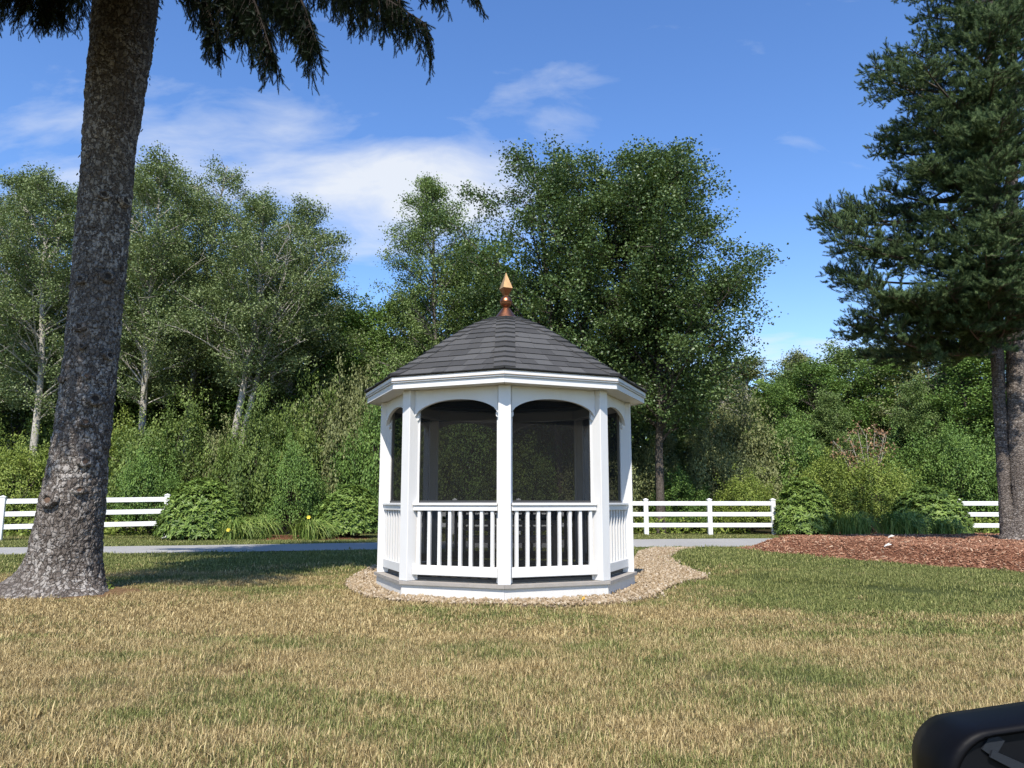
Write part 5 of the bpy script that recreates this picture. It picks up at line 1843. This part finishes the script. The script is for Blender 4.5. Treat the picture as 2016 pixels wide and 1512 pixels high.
# loose bark flakes standing off the right outline
for q in range(46):
    y = rng.uniform(40, 700)
    z = P(250, y, LD).z
    sgn = 1 if rng.random() < .75 else -1
    r_, c_ = np.interp(z, tz, trr), np.interp(z, tz, tx_)
    th = rng.normal(0, .35) + (0 if sgn > 0 else math.pi)
    b_ = Vector((c_ + (r_ - .006) * math.cos(th), LD + (r_ - .006) * math.sin(th), z))
    o_ = Vector((math.cos(th), math.sin(th), 0))
    s_ = Vector((-o_.y, o_.x, 0))
    l_, w_ = rng.uniform(.02, .06), rng.uniform(.012, .03)
    dn = Vector((0, 0, rng.choice((-1, 1)) * 0.7))
    t_ = b_ + (o_ * .45 + dn) * l_
    n_ = o_ * .004
    obj('bark_flake', [b_ - s_ * w_, b_ + s_ * w_, t_ + s_ * w_ * .5, t_ - s_ * w_ * .4, b_ - s_ * w_ + n_, b_ + s_ * w_ + n_, t_ + s_ * w_ * .5 + n_, t_ - s_ * w_ * .4 + n_],
        [(0, 1, 2, 3), (7, 6, 5, 4), (0, 4, 5, 1), (1, 5, 6, 2), (2, 6, 7, 3), (3, 7, 4, 0)], MAT['bark_spruce'], ls)

Bs, Ds, Ss, Ws = [], [], [], []
ax_ = lambda z: np.array([np.interp(z, tz, tx_), LD, z])
# boughs in view: through (x, y, depth) points, half width, length of the hanging twigs
VIEW = [
    ([(300, -260, 9.6), (480, -200, 9.1), (640, -90, 8.8), (745, 10, 8.6), (838, 74, 8.5)], 0.35, 0.85),
    ([(310, -300, 9.5), (430, -190, 8.9), (520, -90, 8.5), (590, 10, 8.3), (622, 110, 8.2)], 0.40, 0.95),
    ([(300, -240, 9.6), (380, -170, 9.0), (440, -80, 8.6), (500, 20, 8.3), (535, 130, 8.2)], 0.36, 0.75),
    ([(290, -220, 9.6), (340, -150, 9.2), (375, -70, 8.9), (405, 20, 8.6), (425, 100, 8.5)], 0.30, 0.65),
    ([(330, -340, 9.6), (560, -260, 9.2), (700, -150, 8.9), (800, -50, 8.8), (870, 10, 8.7)], 0.25, 0.40),
    ([(330, -380, 9.8), (640, -320, 9.6), (800, -180, 9.4), (880, -60, 9.3), (940, 18, 9.2)], 0.25, 0.30),
    ([(190, -250, 9.7), (90, -190, 9.2), (20, -110, 8.9), (-60, -50, 8.6), (-120, 10, 8.5)], 0.45, 0.80),
    ([(200, -220, 9.6), (130, -150, 9.2), (90, -80, 9.0), (70, -20, 8.8), (60, 40, 8.7)], 0.40, 0.55),
    ([(210, -200, 9.9), (180, -140, 10.3), (150, -70, 10.8), (140, -10, 11.2), (135, 50, 11.5)], 0.45, 0.55),
    ([(200, -240, 9.9), (60, -160, 10.5), (-20, -90, 11.0), (-60, -30, 11.3), (-90, 30, 11.6)], 0.5, 0.70),
    ([(330, -260, 9.9), (450, -170, 10.4), (560, -80, 10.8), (640, -20, 11.1), (720, 50, 11.3)], 0.45, 0.75),
    ([(330, -250, 9.5), (400, -180, 8.9), (470, -100, 8.6), (560, -20, 8.4), (600, 60, 8.3)], 0.42, 0.85),
    ([(300, -230, 9.7), (350, -170, 9.6), (400, -110, 9.5), (440, -50, 9.4), (470, 20, 9.3)], 0.42, 0.85),
    ([(300, -250, 9.7), (400, -200, 9.6), (520, -130, 9.5), (620, -70, 9.4), (690, -10, 9.3)], 0.40, 0.70),
    ([(320, -280, 9.6), (500, -220, 9.3), (620, -140, 9.1), (720, -60, 9.0), (790, 30, 8.9)], 0.34, 0.70),
    ([(200, -230, 9.5), (110, -160, 9.2), (50, -100, 9.0), (10, -50, 8.9), (-20, 0, 8.8)], 0.5, 0.70),
    ([(200, -190, 9.4), (130, -120, 9.0), (60, -60, 8.8), (0, -10, 8.7), (-50, 30, 8.6)], 0.5, 0.60),
    ([(200, -170, 9.5), (160, -100, 9.2), (130, -40, 9.0), (110, 10, 8.9), (100, 50, 8.8)], 0.4, 0.55),
    ([(330, -200, 9.5), (400, -120, 9.0), (440, -40, 8.7), (460, 30, 8.5), (480, 90, 8.4)], 0.4, 0.55),
    ([(190, -210, 9.8), (150, -150, 9.9), (120, -90, 10.0), (110, -40, 10.1), (100, 10, 10.2)], 0.45, 0.70),
    ([(320, -230, 9.9), (400, -140, 10.4), (460, -60, 10.8), (520, 10, 11.1), (560, 60, 11.3)], 0.45, 0.75),
]
for (pp, wd, pe) in VIEW:
    key = np.array([P(x, y - 7 * i_, d) for i_, (x, y, d) in enumerate(pp)])
    tt = np.linspace(0, 1, 17)
    pth = np.stack([np.interp(tt, np.linspace(0, 1, len(key)), key[:, i]) for i in range(3)], 1)
    k3 = np.array([.25, .5, .25])
    for i in range(3):
        pth[1:-1, i] = np.convolve(pth[:, i], k3, 'valid')
    pth = np.concatenate([[ax_(pth[0, 2] + .1)], pth])
    Ws.append((pth, np.linspace(0.05, 0.006, len(pth)), 6))
    B_, D_, S_, W_ = bough(rng, pth, wd, 0.024, 0.095, 0.55, pe * 0.72, -0.05, 1.0, 0.33, 0.0, 0.78)
    Bs.append(B_)
    Ds.append(D_)
    Ss.append(S_)
    Ws += W_
nv = sum(len(b) for b in Bs)
for q in range(36):    # boughs reaching out over the lawn towards the viewer, above the picture
    t_ = rng.uniform(1.5, 4.2)
    az = R(-96) + rng.normal(0, .26)
    ey = LD + t_ * math.sin(az)
    e = np.array([lx + .5 + t_ * math.cos(az), ey, EYE + 0.79 * ey + rng.uniform(0, .9)])
    a = ax_(max(e[2] + .5, 9.1))
    pth = bez(a, (a + e) / 2 + np.array([0, 0, .35]), e, 7)
    Ws.append((pth, np.linspace(0.05, 0.01, 7), 5))
    B_, D_, S_, W_ = bough(rng, pth, 0.62, 0.06, 0.20, 0.10, 0.0, 0.3, 1.6, 0.3)
    Bs.append(B_)
    Ds.append(D_)
    Ss.append(S_)
# the rest of the crown above the picture, which shades trunk and lawn
for q in range(64):
    z0 = rng.uniform(9.0, 14.5)
    az = q * 2.39996
    reach = rng.uniform(2.6, 3.9) * (1.08 - (z0 - 6) / 22)
    a = ax_(z0)
    e = a + np.array([reach * math.cos(az), reach * math.sin(az), -0.12 * reach])
    if e[2] - EYE < 0.74 * max(0.5, e[1]) and e[1] > 5.0:
        e[2] = EYE + 0.80 * e[1]
        a[2] = max(a[2], e[2])
    pth = bez(a, (a + e) / 2 + np.array([0, 0, .25]), e, 7)
    Ws.append((pth, np.linspace(0.05, 0.01, 7), 5))
    B_, D_, S_, W_ = bough(rng, pth, 0.95, 0.10, 0.27, 0.25, 0.0, 0.0, 1.5)
    Bs.append(B_)
    Ds.append(D_)
    Ss.append(S_)
B_, D_, S_ = np.concatenate(Bs), np.concatenate(Ds), np.concatenate(Ss)
print('norway spruce shoots', nv, len(B_))
S_[nv:] *= 1.0
shoot_crown('crown', B_, D_, S_ / 0.095, [shoot_proto(rng, 0.115, 60, 0.023, 0.0065) for _ in range(4)], MAT['needle_dark'], ls)
v, f = tubes(Ws)
obj('boughs', v, f, MAT['twig_dark'], ls, smooth=True)
# cones hanging at the tips
cone_prof = [(0.003, 0.0), (0.012, -.01), (0.018, -.035), (0.017, -.07), (0.010, -.105), (0.002, -.12)]
cone_me = MB().lathe(cone_prof, 10).mesh('spruce_cone', MAT['cone'])
for (x, y, d) in ((838, 46, 8.5), (424, 70, 8.5), (620, 80, 8.2), (534, 100, 8.2)):
    p = P(x, y, d)
    inst('spruce_cone', cone_me, Matrix.Translation(p) @ Matrix.Rotation(rng.normal(0, .25), 4, 'X') @ Matrix.Rotation(rng.normal(0, .25), 4, 'Y'), ls)

# fallen needles round the foot of the trunk
nl_ = [(lx - 1.15, 9.25), (lx - .6, 9.05), (lx, 9.02), (lx + .45, 9.12), (lx + .85, 9.35), (lx + 1.0, 9.9), (lx + .6, 10.6), (lx - .6, 10.6), (lx - 1.2, 10.0)]
sheet('needle_litter', nl_, MAT['needle_litter'], lambda q, d: 0.035 * sstep(0.02, -0.5, d) + (fbm(np.column_stack([q * 9, q[:, 0] * 0]), 3, 3) - .5) * .03 + .012 - .05 * sstep(-.02, .12, d), 0.05, 0.02)


# ================================================================== SMALL THINGS
def weed(name, label, base, n_, h, L, mat, seed, group=None, flower=None):
    rng = np.random.default_rng(seed)
    t = thing(name, label, 'weed', base, group)
    wood, C = [], []
    for q in range(n_):
        e = np.array(base) + np.array([rng.normal(0, h * .35), rng.normal(0, h * .25), h * rng.uniform(.6, 1.05)])
        pth = bez(np.array(base), np.array([base[0], base[1], base[2] + h * .5]), e, 5)
        wood.append((pth, np.linspace(.004, .002, 5), 4))
        for k in range(7):
            C.append(pth[rng.integers(1, 5)] + rng.normal(0, L * .45, 3))
    v, f = tubes(wood)
    obj('stem', v, f, mat, t, face_attr={'rnd': np.full(len(f), .4)})
    v, f, a = leaf_quads(rng, np.array(C), 0.6, L, L * .5)
    obj('foliage', v, f, mat, t, face_attr={'rnd': a})
    if flower:
        for q in range(3):
            p = Vector(wood[q][0][-1])
            MB().lathe([(.002, 0), (.007, .006), (.006, .022), (.001, .03)], 8, p).build('blossom', flower, t)


p = G(216, 1166)
weed('leafy_weed', 'small yellow green weed growing at the right root of the big trunk', (p.x, p.y, 0), 5, .14, .055, MAT['leaf_lime'], 5)
p = G(1146, 1190)
weed('orange_weed', 'tiny orange flowering weed against the front skirt of the gazebo', (p.x, p.y - .02, 0), 4, .07, .03, MAT['leaf_lime'], 6, None, MAT['orange'])
for q, (x, y, lab) in enumerate(((1757, 1078, 'upper of two pale dry leaves on the mulch'), (1751, 1100, 'lower of two pale dry leaves on the mulch'))):
    d0_ = 17.0 if q == 0 else 14.6
    p = P(x, y, d0_)
    z_ = float(mulch_z(np.array([[p.x, d0_]]), sdpoly(np.array([[p.x, d0_]]), MULCH_POLY))[0])
    vs = [Vector((p.x, d0_, z_ + .02)) + Vector(v) for v in ((-.09, 0, 0), (-.03, -.05, .03), (.05, -.04, .045), (.10, .0, .02), (.04, .05, .05), (-.04, .04, .04), (0, 0, .07))]
    o = obj('fallen_leaf', vs, [(0, 1, 6), (1, 2, 6), (2, 3, 6), (3, 4, 6), (4, 5, 6), (5, 0, 6)], MAT['leaf_pale'])
    tag(o, lab, 'leaf', 'pale leaves on the mulch')

# ------------------------------------------------------------------ side mirror of the viewer's car
MD = 0.80
mc = P(1990, 1500, MD)
mir = thing('car_side_mirror', 'black car side mirror housing cut off by the lower right corner', 'car mirror', (mc.x, MD, mc.z - 0.10))


def rrect(w, h, r, n=8, lean=0.0):
    pts = []
    for (cx, cy, a0) in ((w - r, h - r, 0), (-w + r, h - r, 90), (-w + r, -h + r, 180), (w - r, -h + r, 270)):
        for q in range(n + 1):
            a = R(a0 + 90 * q / n)
            x, y = cx + r * math.cos(a), cy + r * math.sin(a)
            pts.append((x + lean * y, y + 0.14 * x))
    return pts


mo = P(1828, 1392, MD)
Wm, Hm = 0.125, 0.085
cx_, cz_ = mo.x + Wm + 0.004, mo.z - Hm - 0.006
prof_m = [(0.90, -0.012), (0.965, -0.020), (1.0, -0.008), (1.0, 0.012), (0.97, 0.045), (0.86, 0.085), (0.62, 0.115), (0.25, 0.125)]
vs, fs = [], []
for (s_, y_) in prof_m:
    vs += [(cx_ + x * s_, MD + y_, cz_ + z * s_) for x, z in rrect(Wm, Hm, 0.042)]
n = len(rrect(Wm, Hm, 0.042))
for q in range(len(prof_m) - 1):
    fs += [(q * n + k, q * n + (k + 1) % n, q * n + n + (k + 1) % n, q * n + n + k) for k in range(n)]
fs.append(tuple((len(prof_m) - 1) * n + k for k in range(n)))
obj('housing', vs, fs, MAT['mirror_black'], mir, smooth=True)
vs = [(cx_ + x * .90, MD - 0.010, cz_ + z * .90) for x, z in rrect(Wm, Hm, 0.042)]
obj('mirror_glass', vs, [tuple(range(n))], MAT['mirror_lining'], mir)


def strip(a, b, w0, w1, name='reflection_strip', off=0.0):
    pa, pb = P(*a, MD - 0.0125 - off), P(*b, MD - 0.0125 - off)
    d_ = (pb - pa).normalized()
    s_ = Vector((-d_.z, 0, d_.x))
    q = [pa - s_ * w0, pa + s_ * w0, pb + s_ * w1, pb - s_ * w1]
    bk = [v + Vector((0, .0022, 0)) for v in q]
    obj(name, q + bk, [(0, 1, 2, 3), (7, 6, 5, 4), (0, 4, 5, 1), (1, 5, 6, 2), (2, 6, 7, 3), (3, 7, 4, 0)], MAT['mirror_reflection'], mir)


strip((1966, 1450), (1946, 1484), .0070, .0070)  # thin grey pieces on the glass imitate its reflection of the door frame
strip((1952, 1484), (2040, 1526), .0035, .005, 'reflection_strip', 0.0032)
arm = MB().box((cx_ + 0.10, MD - 0.16, cz_ - 0.085), (0.05, 0.34, 0.045), ch=0.012)
arm.box((cx_ + 0.06, MD + 0.02, cz_ - 0.078), (0.09, 0.06, 0.05), ch=0.012)
arm.build('mounting_arm', MAT['mirror_black'], mir)
